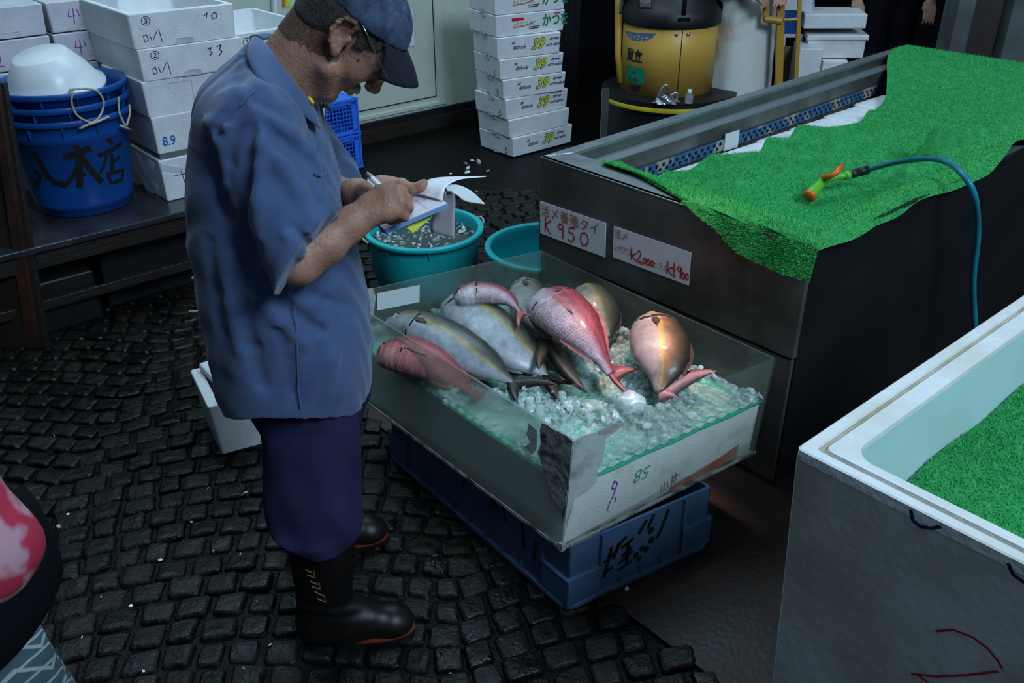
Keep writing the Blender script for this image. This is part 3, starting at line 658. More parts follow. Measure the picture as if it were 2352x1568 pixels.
strokes(mb, [[(.030, .150), (.022, .105), (.012, .060)], [(.055, .155), (.040, .11)], [(.012, .11), (.05, .135)], [(.075, .165), (.052, .145)], [(.066, .135), (.10, .15)], [(.07, .105), (.095, .12)], [(.062, .085), (.10, .105)], [(.085, .14), (.085, .07)], [(.06, .06), (.10, .072)], [(.018, .075), (.035, .08)], [(.215, .195), (.20, .15), (.185, .115)], [(.165, .2), (.15, .165)], [(.14, .19), (.12, .16)]], .011, fn)
for x, y, r in [(.115, .085, .010), (.135, .10, .009), (.165, .115, .011), (.150, .090, .010), (.160, .150, .011), (.128, .068, .009)]: blob(x, y, r)
mb.build('brush_lettering', ['ink_black'], cb)
fn = plane_fn(CM(.0118, LT-.12, .0), Vector(CM(0, -1, 0))-Vector(CM(0, 0, 0)), (0, 0, 1))
mb = MB(); strokes(mb, [[(.08, .19), (.075, .165)], [(.16, .19), (.19, .175)], [(.165, .17), (.185, .14)], [(.26, .19), (.32, .18)], [(.29, .195), (.285, .13)], [(.40, .18), (.44, .15)], [(.43, .185), (.41, .13)], [(.47, .17), (.48, .13)], [(.55, .18), (.56, .09)], [(.61, .14), (.60, .08)]], .012, fn)
mb.build('brush_lettering', ['ink_black'], cb)
# tray frame: bilinear between the bottom and top corners
TA, TD, TC, TB = G(1317, 1012, .53), G(1783, 822, .53), G(1240, 575, .53), G(780, 678, .53)
A0, D0 = G(1290, 1262, .218), G(1733, 1040, .218); sh = ((A0-TA)+(D0-TD))/2; C0, B0 = TC+sh, TB+sh
def TR(s_, t, z):
    k = (z-.218)/(.53-.218)
    lo = A0*(1-s_)*(1-t)+D0*s_*(1-t)+B0*(1-s_)*t+C0*s_*t; hi = TA*(1-s_)*(1-t)+TD*s_*(1-t)+TB*(1-s_)*t+TC*s_*t
    p = lo.lerp(hi, k); return (p.x, p.y, z)
ls, lt = (TD-TA).length, (TB-TA).length
def TM_(x, y, z): return TR(x/ls, y/lt, z)
tr = empty('acrylic_fish_tray', TM_(ls/2, lt/2, .218), 'grimy clear acrylic tray with taped corners standing on the blue crate', 'fish tray')
e_ = .0055
for nm, m, q in (('pane', 'acrylic_front', (0, ls, 0, e_)), ('pane', 'acrylic_fog', (0, e_, e_, lt-e_)), ('pane', 'acrylic', (0, ls, lt-e_, lt)), ('pane', 'acrylic', (ls-e_, ls, e_, lt-e_))):
    mb = MB(TM_); mb.box(q[0], q[1], q[2], q[3], .220, .53); mb.build(nm, [m], tr, bevel=.001)
mb = MB(TM_); mb.box(.001, ls-.001, .001, lt-.001, .216, .220); mb.build('tray_base', ['tape'], tr)
mb = MB(TM_)
mb.box(-.002, ls+.002, -.003, .0, .216, .226); mb.box(-.003, .0, -.003, lt, .216, .226); mb.box(-.004, .010, -.004, .010, .214, .236)
mb.build('base_edge', ['tape'], tr, bevel=.001)
# taped, chipped corners
def rag(name, pts, fnn, z, m, dep=.0012):
    n = len(pts); mb = MB(); mb.add([fnn(x, y, .0008) for x, y in pts]+[fnn(x, y, .0008+dep) for x, y in pts], [tuple(range(n-1, -1, -1)), tuple(range(n, 2*n))]+[(i, (i+1) % n, n+(i+1) % n, n+i) for i in range(n)])
    return mb.build(name, [m], tr)
fR = lambda x, y, h=0: TM_(x, -h, y)       # front right pane: x from corner, y height
fL = lambda x, y, h=0: TM_(-h, x, y)       # front left pane
tapeL = [(0, .30), (0, .528), (.02, .533), (.045, .532), (.07, .528), (.085, .531), (.105, .527), (.11, .505), (.103, .47), (.112, .44), (.095, .42), (.085, .40), (.06, .37), (.045, .345), (.02, .335)]
rag('corner_tape', [(x, y) for x, y in tapeL][::-1], fL, 0, 'tape')
mt_pale = mat('pale_tape', (.40, .44, .42), (.20, .20, .18), 14, .5, bump=.4, bscale=40, alpha=.8, ramp=(.5, .7))
rag('corner_tape', [(0, .30), (.0, .528), (.03, .533), (.06, .530), (.10, .532), (.135, .528), (.15, .520), (.125, .505), (.10, .500), (.10, .44), (.085, .41), (.09, .385), (.06, .365), (.02, .36)], fR, 0, mt_pale)
rag('corner_tape', [(.075, .532), (.075, .520), (.10, .512), (.14, .516), (.155, .525), (.12, .533)], lambda x, y, h=0: fR(x, y, h+.0012), 0, 'tape')
rag('pane_tape', [(.12, .50), (.15, .505), (.155, .47), (.14, .455), (.16, .43), (.13, .425), (.115, .45)][::-1], fL, 0, mt_pale)
# white label and tape on the far left pane (inside face)
fB = lambda x, y, h=0: TM_(x, lt-e_-h, y)
mb = MB(); mb.add([fB(.115, .452, .001), fB(.255, .447, .001), fB(.255, .507, .001), fB(.115, .512, .001)], [(0, 1, 2, 3)]); mb.build('pane_label', ['label_w'], tr)
rag('pane_tape', [(0, .44), (0, .53), (.04, .534), (.07, .531), (.10, .535), (.11, .50), (.10, .43), (.05, .40)], lambda x, y, h=0: fB(x, y, h), 0, mt_pale)
# foam box inside the tray
sb = empty('foam_box', TM_(ls/2, lt/2, .22), 'white foam box with green 58 mark, inside the acrylic tray', 'foam box')
mb = MB(TM_); i_ = .012; zt = .382
for q in ((i_, ls-i_, i_, i_+.03), (i_, ls-i_, lt-i_-.03, lt-i_), (i_, i_+.03, i_, lt-i_), (ls-i_-.03, ls-i_, i_, lt-i_)): mb.box(*q, .221, zt)
mb.box(i_, ls-i_, i_, lt-i_, .221, .26); mb.box(i_+.02, ls-i_-.02, i_+.02, lt-i_-.02, .26, zt-.004)
mb.build('box_body', ['foam_dirty'], sb)
fS = lambda x, y, h=0: TM_(x, i_-h, y)
mb = MB(); text(mb, '58', .285, .345, .055, fS, rot=math.pi, sx=1.0, shear=.2); mb.v = [tuple(p) for p in mb.v]; mb.build('lettering', ['ink_green'], sb)
mb = MB(); strokes(mb, [[(.160, .345), (.172, .335), (.168, .318), (.155, .325), (.160, .345)], [(.168, .318), (.160, .290)], [(.155, .285), (.148, .262), (.158, .255)], [(.172, .29), (.176, .262)]], .005, fS); mb.build('lettering', ['ink_purple'], sb)
mb = MB(); strokes(mb, [[(.335, .255), (.337, .230)], [(.345, .262), (.347, .236)], [(.355, .258), (.36, .24)], [(.372, .272), (.372, .240)], [(.382, .275), (.384, .242)], [(.378, .262), (.395, .265)], [(.376, .25), (.39, .252)]], .006, fS); mb.build('stamp_print', ['tape'], sb)
RS = mat('blood_stain', (.38, .07, .04), (.5, .28, .22), 12, .5)
rag_ = [(.395, .222), (.66, .222), (.70, .225), (ls-i_, .224), (ls-i_-.001, .27), (.60, .255), (.50, .243), (.40, .235)]
mb = MB(); mb.add([fS(x*ls/.745 if x*ls/.745 < ls-i_ else ls-i_, y, .0008) for x, y in rag_], [tuple(range(8))]); mb.build('stain', [RS], sb)
# green sheet under the ice
ln = MB(TM_)
def lin(a, b): 
    x = .0065+(ls-.013)*a; y = .0065+(lt-.013)*b; ed = min(a, 1-a)*ls; ed2 = min(b, 1-b)*lt; e2 = min(ed, ed2)
    return (x, y, .392-.012*ss(e2, .0, .05)+.002*math.sin(x*31)*math.cos(y*27))
ln.grid(lin, 40, 40)
ob = ln.build('plastic_sheet', ['liner'], smooth=True, solid=.004); tag(ob, 'glossy green plastic sheet lining the fish tray under the ice', 'plastic sheet')
# ------------------------------------------------------------------ fish
def fish_material(name, kind):
    m = bpy.data.materials.new(name); m.use_nodes = True; nt = m.node_tree; N = nt.nodes; L = nt.links; b = N['Principled BSDF']
    uv = N.new('ShaderNodeUVMap'); uv.uv_map = 'map'; sx = N.new('ShaderNodeSeparateXYZ'); L.new(uv.outputs[0], sx.inputs[0])
    tc = N.new('ShaderNodeTexCoord'); nz = N.new('ShaderNodeTexNoise'); nz.inputs['Scale'].default_value = 16; nz.inputs['Detail'].default_value = 5; L.new(tc.outputs['Object'], nz.inputs['Vector'])
    ad = N.new('ShaderNodeMath'); ad.operation = 'MULTIPLY_ADD'; L.new(nz.outputs['Fac'], ad.inputs[0]); ad.inputs[1].default_value = .16; L.new(sx.outputs['Y'], ad.inputs[2])
    r = N.new('ShaderNodeValToRGB'); L.new(ad.outputs[0], r.inputs[0]); cr_ = r.color_ramp
    tabs = {'amber': [(.0, (.30, .32, .35)), (.30, (.25, .28, .31)), (.50, (.19, .215, .225)), (.565, (.27, .20, .06)), (.585, (.27, .185, .05)), (.625, (.115, .115, .095)), (.75, (.050, .053, .045)), (1, (.022, .025, .02))],
            'silver': [(.0, (.33, .35, .38)), (.40, (.30, .33, .36)), (.56, (.25, .27, .275)), (.645, (.25, .25, .22)), (.672, (.34, .25, .05)), (.70, (.27, .19, .05)), (.745, (.14, .13, .095)), (.85, (.055, .055, .045)), (1, (.03, .033, .028))],
            'copper': [(.0, (.36, .26, .27)), (.38, (.40, .29, .27)), (.50, (.42, .29, .22)), (.545, (.50, .31, .07)), (.575, (.45, .26, .08)), (.62, (.30, .14, .055)), (.74, (.14, .075, .035)), (.9, (.06, .04, .022)), (1, (.03, .022, .015))],  # warm lamp glow is put into these copper and pink tones
            'grey': [(.0, (.26, .28, .27)), (.5, (.18, .20, .18)), (.63, (.15, .145, .10)), (.8, (.06, .065, .05)), (1, (.03, .033, .03))],
            'olive': [(.0, (.20, .19, .15)), (.35, (.17, .165, .12)), (.46, (.19, .165, .06)), (.52, (.10, .095, .05)), (.7, (.04, .04, .025)), (1, (.02, .02, .015))],
            'red': [(.0, (.50, .47, .51)), (.40, (.48, .41, .45)), (.55, (.38, .21, .24)), (.64, (.28, .06, .08)), (.70, (.16, .03, .035)), (.74, (.32, .06, .07)), (1, (.14, .02, .03))],
            'redder': [(.0, (.44, .24, .22)), (.35, (.42, .15, .14)), (.6, (.34, .065, .07)), (1, (.20, .03, .035))]}[kind]
    while len(cr_.elements) > 1: cr_.elements.remove(cr_.elements[0])
    cr_.elements[0].position = tabs[0][0]; cr_.elements[0].color = (*tabs[0][1], 1)
    for p, c in tabs[1:]: e = cr_.elements.new(p); e.color = (*c, 1)
    mp = N.new('ShaderNodeMapping'); red = kind.startswith('red'); mp.inputs['Scale'].default_value = (52, 30, 1) if red else (150, 90, 1); L.new(uv.outputs[0], mp.inputs[0])
    vo = N.new('ShaderNodeTexVoronoi'); vo.inputs['Scale'].default_value = 1; vo.inputs['Randomness'].default_value = .35; L.new(mp.outputs[0], vo.inputs['Vector'])
    col = r.outputs[0]
    if red:
        mx = N.new('ShaderNodeMix'); mx.data_type = 'RGBA'; mx.blend_type = 'MIX'; mr = N.new('ShaderNodeMapRange'); mr.inputs[1].default_value = .25; mr.inputs[2].default_value = .62; L.new(vo.outputs['Distance'], mr.inputs[0])
        m2 = N.new('ShaderNodeMath'); m2.operation = 'MULTIPLY'; L.new(mr.outputs[0], m2.inputs[0]); 
        m3 = N.new('ShaderNodeMapRange'); m3.inputs[1].default_value = .24; m3.inputs[2].default_value = .30; m3.inputs[4].default_value = .62; L.new(sx.outputs['X'], m3.inputs[0]); L.new(m3.outputs[0], m2.inputs[1])
        L.new(m2.outputs[0], mx.inputs['Factor']); L.new(col, mx.inputs['A']); mx.inputs['B'].default_value = (.30, .045, .07, 1); col = mx.outputs['Result']
    n3 = N.new('ShaderNodeTexNoise'); n3.inputs['Scale'].default_value = 38; n3.inputs['Detail'].default_value = 8; n3.inputs['Roughness'].default_value = .7; L.new(tc.outputs['Object'], n3.inputs['Vector'])
    m4 = N.new('ShaderNodeMapRange'); m4.inputs[1].default_value = .30; m4.inputs[2].default_value = .66; m4.inputs[3].default_value = .62; m4.inputs[4].default_value = 1.22; L.new(n3.outputs['Fac'], m4.inputs[0])
    mm_ = N.new('ShaderNodeVectorMath'); mm_.operation = 'SCALE'; L.new(col, mm_.inputs[0]); L.new(m4.outputs[0], mm_.inputs['Scale']); col = mm_.outputs[0]
    L.new(col, b.inputs['Base Color'])
    b.inputs['Metallic'].default_value = .15; b.inputs['Roughness'].default_value = .46; b.inputs['Coat Weight'].default_value = .2; b.inputs['Coat Roughness'].default_value = .15
    bp = N.new('ShaderNodeBump'); bp.inputs['Strength'].default_value = .5 if red else .12; bp.inputs['Distance'].default_value = .002; L.new(vo.outputs['Distance'], bp.inputs['Height']); L.new(bp.outputs[0], b.inputs['Normal'])
    return m
FMAT = {}
FINM = {'dark': mat('dark_fin', (.035, .03, .025), (.06, .045, .03), 20, .4), 'brown': mat('brown_fin', (.085, .055, .035), (.05, .035, .028), 20, .35), 'red': mat('red_fin', (.30, .06, .06), (.38, .14, .13), 20, .4), 'pink': mat('pink_fin', (.50, .25, .25), (.38, .15, .14), 20, .4)}
PROF = {'amber': ([0, .02, .06, .12, .2, .3, .42, .55, .7, .82, .92, 1.0], [.34, .50, .60, .70, .82, .93, .99, 1.0, .90, .66, .34, .14], [.3, .40, .60, .80, .95, 1.0, 1.0, .92, .70, .44, .22, .14]),
        'red': ([0, .02, .06, .12, .2, .3, .42, .55, .7, .82, .92, 1.0], [.26, .50, .72, .90, .98, 1.0, .97, .88, .64, .40, .21, .20], [.2, .45, .7, .9, 1.0, 1.0, .95, .85, .60, .38, .22, .16])}
def fish(label, kind, shape, spine, hh, tt, dors, fin='dark', tail=None, pect=True, gill=.24, roll=0, dfin=True, finhide=(), slit=.013, tfin=None):
    """spine: 3-4 world points snout -> tail root; hh half depth of body, tt half thickness; dors: horizontal-ish vector to the back"""
    if kind not in FMAT: FMAT[kind] = fish_material('fish_skin_'+kind, kind)
    S = bez([Vector(p) for p in spine], 60); n = len(S)
    base = Vector(S[n//2]); base.z = min(p.z for p in S)-tt
    root = empty('fish', base, label, 'fish', 'fish lying on the crushed ice')
    xs, hp_, tp_ = PROF[shape]; cum = [0]
    for a, b in zip(S[:-1], S[1:]): cum.append(cum[-1]+(b-a).length)
    Lt = cum[-1]; NS, NR_ = 64, 28
    def at(s_):
        d = s_*Lt
        for i in range(n-1):
            if cum[i+1] >= d or i == n-2: t = (d-cum[i])/(cum[i+1]-cum[i]+1e-9); break
        p = S[i].lerp(S[i+1], t); j0, j1 = max(i-2, 0), min(i+3, n-1); tg = (S[j1]-S[j0]).normalized()
        dv = Vector(dors); dv = (dv-tg*dv.dot(tg)).normalized(); lat = tg.cross(dv)
        if lat.z < 0: lat = -lat
        return p, tg, dv, lat
    mb = MB(); uvs = []; mm = []
    for i in range(NS+1):
        s_ = i/NS; s2 = s_**1.25 if s_ < .5 else s_; s2 = s_*(.6+.4*s_) if s_ < .5 else .4+(s_-.5)*1.2
        h = np.interp(s2, xs, hp_)*hh; t_ = np.interp(s2, xs, tp_)*tt; p, tg, dv, lat = at(s2)
        if i == 0: h *= .4; t_ *= .5
        for k in range(NR_):
            a = 2*math.pi*k/NR_; ca, sa = math.cos(a), math.sin(a); x = math.copysign(abs(ca)**.92, ca); y = math.copysign(abs(sa)**.95, sa)
            bel = 1.06 if ca < 0 else .96
            g = 0
            gl = gill+.030*(1-ca*ca)-.02*ca; dd = s2-gl
            if -.05 < dd < 0 and abs(ca) < .85: g = .05*tt*2*(1+dd/.05)          # operculum swells to its edge
            if 0 <= dd < slit+.009 and abs(ca) < .85: g = -.07*tt
            mth = 0
            if s2 < .085 and abs(ca+.12) < .13: mth = -.15*t_
            q = p+dv*(x*h*bel)+lat*(y*t_+math.copysign(g+mth, y)); mb.v.append(tuple(q)); uvs.append((s2, .5+.5*ca))
    for i in range(NS):
        s2m = (lambda s_: s_*(.6+.4*s_) if s_ < .5 else .4+(s_-.5)*1.2)((i+.5)/NS)
        for k in range(NR_):
            a, b = i*NR_+k, i*NR_+(k+1) % NR_; mb.f.append((a, b, b+NR_, a+NR_))
            ca = math.cos(2*math.pi*(k+.5)/NR_); gl = gill+.030*(1-ca*ca)-.02*ca
            mb.m.append(1 if (0 <= s2m-gl < slit and -.55 < ca < .75 and shape == 'amber') or (0 <= s2m-gl < .006) or (s2m < .07 and abs(ca+.12) < .07) else 0)
    mb.f.append(tuple(range(NR_-1, -1, -1))); mb.m.append(1); mb.f.append(tuple(range(NS*NR_, (NS+1)*NR_))); mb.m.append(0)
    mb.uv = uvs; body = mb.build('body', [FMAT[kind], 'hole'], root, smooth=True)
    def surf(s_, ca, up=1, off=0):
        h = np.interp(s_, xs, hp_)*hh; t_ = np.interp(s_, xs, tp_)*tt; p, tg, dv, lat = at(s_); sa = math.sqrt(1-ca*ca)
        return p+dv*(ca*h)+lat*(sa*t_+off), tg, dv, (dv*ca/hh+lat*sa/tt).normalized()
    q, tg, dv, nn = surf(.095, .22, off=-.001); er = hh*.12
    mb = MB(); mb.lathe(q, [(er*1.25, -.003), (er*1.1, .001), (er*.95, .0022), (er*.6, .004), (0, .005)], 20, ax=nn)
    mb.m = [1 if f // 20 < 1 else 0 for f in range(len(mb.f))]; mb.build('eye', [EYE, EYER], root, smooth=True)
    def finmesh(name, pts, thick=.0016, m=fin):
        k = len(pts); c_ = sum((Vector(p) for p in pts), Vector())/k
        mb = MB(); a = Vector(pts[1])-Vector(pts[0]); nrm = Vector((0, 0, 0))
        for i in range(k): nrm += (Vector(pts[i])-c_).cross(Vector(pts[(i+1) % k])-c_)
        nrm.normalize()
        if nrm.z < 0: nrm = -nrm; pts = pts[::-1]
        vs = [Vector(p)+nrm*(-thick*.25) for p in pts]+[Vector(p)+nrm*(thick*.25) for p in pts]+[c_-nrm*thick, c_+nrm*thick]
        fs = [(i, (i+1) % k, k+(i+1) % k, k+i) for i in range(k)]+[((i+1) % k, i, 2*k) for i in range(k)]+[(k+i, k+(i+1) % k, 2*k+1) for i in range(k)]
        mb.add(vs, fs); return mb.build(name, [FINM[m]], root, smooth=False)
    if dfin:
        for nm, s0, s1, sg, ht in (('dorsal_fin', .30, .86, 1, .10 if shape == 'amber' else .13), ('anal_fin', .60, .86, -1, .10)):
            if nm in finhide: continue
            pts = []; N_ = 14; mb = MB()
            for k in range(N_+1):
                s_ = s0+(s1-s0)*k/N_; p, tg, dv, lat = at(s_); h = np.interp(s_, xs, hp_)*hh*(.96 if sg > 0 else 1.04)
                w = ht*hh*(math.sin(math.pi*(.08+.92*k/N_))**.6)*(1 if k % 2 or shape != 'red' else .8)
                a_ = p+dv*sg*h*.93; b_ = p+dv*sg*(h+w)+tg*.01-lat*.004
                for e in (-.0009, .0009): mb.v += [tuple(a_+lat*e), tuple(b_+lat*e*.4)]
            for k in range(N_):
                o_ = k*4; mb.f += [(o_, o_+1, o_+5, o_+4), (o_+2, o_+6, o_+7, o_+3), (o_+1, o_+3, o_+7, o_+5)]; mb.m += [0]*3
            mb.build(nm, [FINM[fin]], root)
    if pect:
        q, tg, dv, nn = surf(gill+.04, -.18 if shape == 'amber' else -.1, off=.003); l = hh*(.75 if shape == 'amber' else 1.35)
        q2 = surf(min(gill+.04+l/Lt, .8), -.15, off=.006)[0]
        finmesh('pectoral_fin', [q+dv*hh*.10, q.lerp(q2, .5)+dv*hh*.16, q2, q.lerp(q2, .5)-dv*hh*.10, q-dv*hh*.10])
    if tail != 'none':
        p, tg, dv, lat = at(1.0); hr = hp_[-1]*hh
        if tail is None: tail = [(.9, 1.0), (.9, -1.0)]
        for (al, ad) in tail:
            ln_ = hh*1.25; sg = 1 if ad > 0 else -1
            tip = p+tg*ln_*al+dv*ln_*ad*.85 if not isinstance(al, Vector) else al
            if isinstance(al, Vector): ad_ = (tip-p)
            v_ = tip-p; side = (v_.cross(lat)).normalized()*.36*v_.length
            if side.dot(tg) < 0: side = -side
            qb = lambda a, b, c, t: a*(1-t)**2+b*2*t*(1-t)+c*t*t
            r0 = p-tg*.014-side.normalized()*hr*.7; r1 = p-tg*.014+side.normalized()*hr*.7; N8 = 9; bow = lat*v_.length*.10
            le = [qb(r0, p+v_*.55-side*.75, tip, k/N8) for k in range(N8+1)]; te = [qb(tip, p+v_*.50+side*.10, p+tg*hh*.30+side*.25, k/N8) for k in range(1, N8+1)]+[r1]
            te = te+[te[-1].lerp(le[0], .5)]; le2 = le; k_ = len(le); allp = le+te
            mb = MB(); m_ = min(len(le), len(te)); tr_ = te[::-1]; pr = [(le[i], tr_[min(i+1, len(tr_)-1)]) for i in range(N8+1)]
            for i, (a_, b_) in enumerate(pr):
                w_ = math.sin(math.pi*i/N8); c_ = a_.lerp(b_, .5)+bow*w_*.6
                th_ = .0022*(1-i/N8)+.0005
                mb.v += [tuple(a_), tuple(c_+lat*th_), tuple(b_), tuple(c_-lat*th_)]
            for i in range(N8):
                o_ = i*4
                for j in range(4): mb.f.append((o_+j, o_+(j+1) % 4, o_+4+(j+1) % 4, o_+4+j)); mb.m.append(0)
            mb.build('tail_lobe', [FINM[tfin or fin]], root, smooth=True)
    return root
EYE = mat('fish_eye', (.01, .01, .012), rough=.08); EYER = mat('fish_eye_ring', (.45, .42, .35), rough=.3, metal=.4)
def V3(px, py, z): return G(px, py, z)
# the eight fish, laid where the photograph shows them
fish('long grey amberjack nearest the man, yellow stripe, head towards the turquoise bucket', 'amber', 'amber', [V3(895, 735, .47), V3(985, 760, .482), V3(1080, 812, .47), V3(1178, 878, .43)], .068, .045, Vector(uvw(1, -.15, .25)), 'dark', [(V3(1285, 884, .452), 1), (V3(1190, 925, .43), -1)], gill=.22)
fish('plump silver amberjack with yellow side stripe, in the middle under the small bream', 'silver', 'amber', [V3(1040, 692, .46), V3(1100, 738, .478), V3(1170, 792, .46), V3(1262, 862, .405)], .088, .055, Vector(uvw(1, -.1, .1)), 'dark', [(V3(1325, 884, .44), 1), (V3(1290, 925, .42), -1)], gill=.16, slit=.022)
fish('small pink sea bream lying across the other fish at the back left', 'red', 'red', [V3(1042, 685, .535), V3(1105, 672, .548), V3(1162, 684, .545), V3(1196, 716, .53)], .046, .030, Vector(uvw(.5, .6, .05)), 'red', [(V3(1222, 728, .525), 1), (V3(1192, 756, .52), -1)], pect=False, gill=.27, dfin=False)
fish('grey fish in the middle with head to the back, brown forked tail', 'grey', 'amber', [V3(1205, 650, .455), V3(1222, 700, .47), V3(1245, 748, .47), V3(1262, 782, .45)], .070, .045, Vector(uvw(.9, -.4, .0)), 'brown', [(V3(1352, 905, .44), 1), (V3(1238, 850, .455), -1)], gill=.2, finhide=('anal_fin',))
fish('large pinkish red sea bream with clear scale rows, in the centre', 'red', 'red', [V3(1248, 682, .52), V3(1300, 722, .535), V3(1352, 780, .515), V3(1405, 858, .455)], .086, .050, Vector(uvw(1, .0, .15)), 'red', [(V3(1470, 848, .46), 1), (V3(1446, 906, .44), -1)], gill=.23)
fish('dark olive fish behind the large sea bream, against the counter', 'olive', 'amber', [V3(1345, 672, .455), V3(1372, 702, .47), V3(1390, 738, .45), V3(1400, 775, .42)], .072, .05, Vector(uvw(1, -.2, -.2)), 'dark', 'none', gill=.20, slit=.02, pect=False, finhide=('anal_fin',))
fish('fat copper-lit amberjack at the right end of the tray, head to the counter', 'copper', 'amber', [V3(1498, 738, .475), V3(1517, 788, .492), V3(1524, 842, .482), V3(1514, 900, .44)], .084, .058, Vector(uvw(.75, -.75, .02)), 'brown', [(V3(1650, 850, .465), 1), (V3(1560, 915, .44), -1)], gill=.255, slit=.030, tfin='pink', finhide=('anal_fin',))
fish('red sea bream behind the fogged near pane of the tray', 'redder', 'red', [V3(868, 818, .44), V3(930, 812, .46), V3(1010, 842, .455), V3(1092, 905, .42)], .062, .042, Vector(uvw(1, -.1, .3)), 'red', [(V3(1120, 900, .41), 1), (V3(1105, 935, .40), -1)], gill=.25)
# ------------------------------------------------------------------ crushed ice
def ice_mat(name, c, t, r): return mat(name, c, None, rough=r, trans=t, ior=1.2, bump=.3, bscale=120)
def cloudy(name, c, fac, r, rough2=None):
    m = bpy.data.materials.new(name); m.use_nodes = True; nt = m.node_tree; N = nt.nodes; L = nt.links; b = N['Principled BSDF']; out = N['Material Output']
    b.inputs['Base Color'].default_value = (*c, 1); b.inputs['Roughness'].default_value = r; b.inputs['Specular IOR Level'].default_value = .7
    tr_ = N.new('ShaderNodeBsdfTransparent'); tr_.inputs[0].default_value = (.90, .98, .96, 1); mx = N.new('ShaderNodeMixShader')
    tc = N.new('ShaderNodeTexCoord'); nz = N.new('ShaderNodeTexNoise'); nz.inputs['Scale'].default_value = 60; nz.inputs['Detail'].default_value = 5; L.new(tc.outputs['Object'], nz.inputs['Vector'])
    mr = N.new('ShaderNodeMapRange'); mr.inputs[1].default_value = .35; mr.inputs[2].default_value = .7; mr.inputs[3].default_value = fac*.6; mr.inputs[4].default_value = min(1, fac*1.4); L.new(nz.outputs['Fac'], mr.inputs[0]); L.new(mr.outputs[0], mx.inputs[0])
    bp = N.new('ShaderNodeBump'); bp.inputs['Strength'].default_value = .5; bp.inputs['Distance'].default_value = .004; L.new(nz.outputs['Fac'], bp.inputs['Height']); L.new(bp.outputs[0], b.inputs['Normal'])
    L.new(tr_.outputs[0], mx.inputs[1]); L.new(b.outputs[0], mx.inputs[2]); L.new(mx.outputs[0], out.inputs['Surface']); return m
SLUSH = cloudy('ice_slush', (.58, .67, .66), .48, .15)
ICE = [cloudy('clear_ice', (.62, .72, .72), .22, .05), cloudy('cloudy_ice', (.62, .71, .71), .4, .1), cloudy('white_ice', (.70, .77, .78), .75, .25)]
ICE_ = [ice_mat('clear_ice', (.92, 1.0, .98), .92, .06), ice_mat('cloudy_ice', (.86, .96, .95), .75, .15), ice_mat('white_ice', (.80, .86, .88), .25, .35)]
def shard(mb, c, r, mi, fl=.7):
    n = random.choice([5, 6, 7]); a0 = random.random()*6.3; q = Matrix.Rotation(random.uniform(0, 3), 3, Vector((random.gauss(0, 1), random.gauss(0, 1), random.gauss(0, 1))).normalized())
    rings = []
    for zz, rr in ((-.55, .55), (0, 1), (.5, .6)):
        rings.append([tuple(Vector(c)+q@Vector((math.cos(a0+k*6.283/n)*r*rr*random.uniform(.75, 1.15), math.sin(a0+k*6.283/n)*r*rr*random.uniform(.75, 1.15), zz*r*fl))) for k in range(n)])
    mb.loft(rings, mi)
mb = MB()
def icy(x, y):      # bare patches of green sheet
    n_ = math.sin(x*17+1.3)*math.sin(y*13+.4)+.5*math.sin(x*31+y*23)+.35*math.sin(y*41-x*19)
    s_, t = x/ls, y/lt
    if s_ > .55 and t > .93: return -2
    if s_ > .80 and .15 < t < .55: n_ -= .35
    if t < .35 and s_ < .6: n_ -= .15
    if t > .45 and s_ > .5: n_ += .5
    return n_
def bed(a, b):
    x, y = .008+(ls-.016)*a, .008+(lt-.016)*b; n_ = icy(x, y); e = min(x, y, ls-x, lt-y)
    z = .3925+.016*max(-.6, min(1.1, n_-.14))+.0035*math.sin(x*190+2*math.sin(y*140))*math.sin(y*170+x*60)+.0025*math.sin(x*410+y*330)
    if e < .02: z = .400+.003*math.sin(x*150+y*170)
    return (x, y, z)
mbb = MB(TM_); mbb.grid(bed, 130, 170)
bb = mbb.build('crushed_ice', [SLUSH], smooth=True); tag(bb, 'half-melted slush of ice bedding the fish in the tray', 'ice', None, 'stuff')
cnt = 0
while cnt < 3800:
    x = random.uniform(.012, ls-.012); y = random.uniform(.012, lt-.012)
    if icy(x, y) < -.12+random.gauss(0, .20): continue
    r = random.choice([.005, .007, .008, .010, .013]); z = .390+random.random()**1.6*.020*(1+max(0, icy(x, y)))
    e = min(x, y, ls-x, lt-y)
    if e < .03: z = .395+random.random()*.018
    shard(mb, TM_(x, y, z), r*random.uniform(.8, 1.3), random.choice([0, 0, 0, 1, 1, 1, 2])); cnt += 1
ib = mb.build('crushed_ice', ICE); tag(ib, 'crushed ice spread over the green sheet under the fish', 'ice', None, 'stuff')
mb = MB(); bm = bmesh.new(); bmesh.ops.create_icosphere(bm, subdivisions=3, radius=1)
c_ = G(1450, 925, .425)
for v in bm.verts: v.co = Vector((v.co.x*.042, v.co.y*.034, v.co.z*.03))*(1+.12*math.sin(v.co.x*5+v.co.y*4)+.07*math.sin(v.co.z*9+v.co.x*7))
mb.add([tuple(v.co+c_) for v in bm.verts], [tuple(v.index for v in f.verts) for f in bm.faces]); bm.free()
tag(mb.build('ice_lump', [ICE[2]], smooth=True), 'large rounded white ice lump beside the copper fish tail', 'ice')
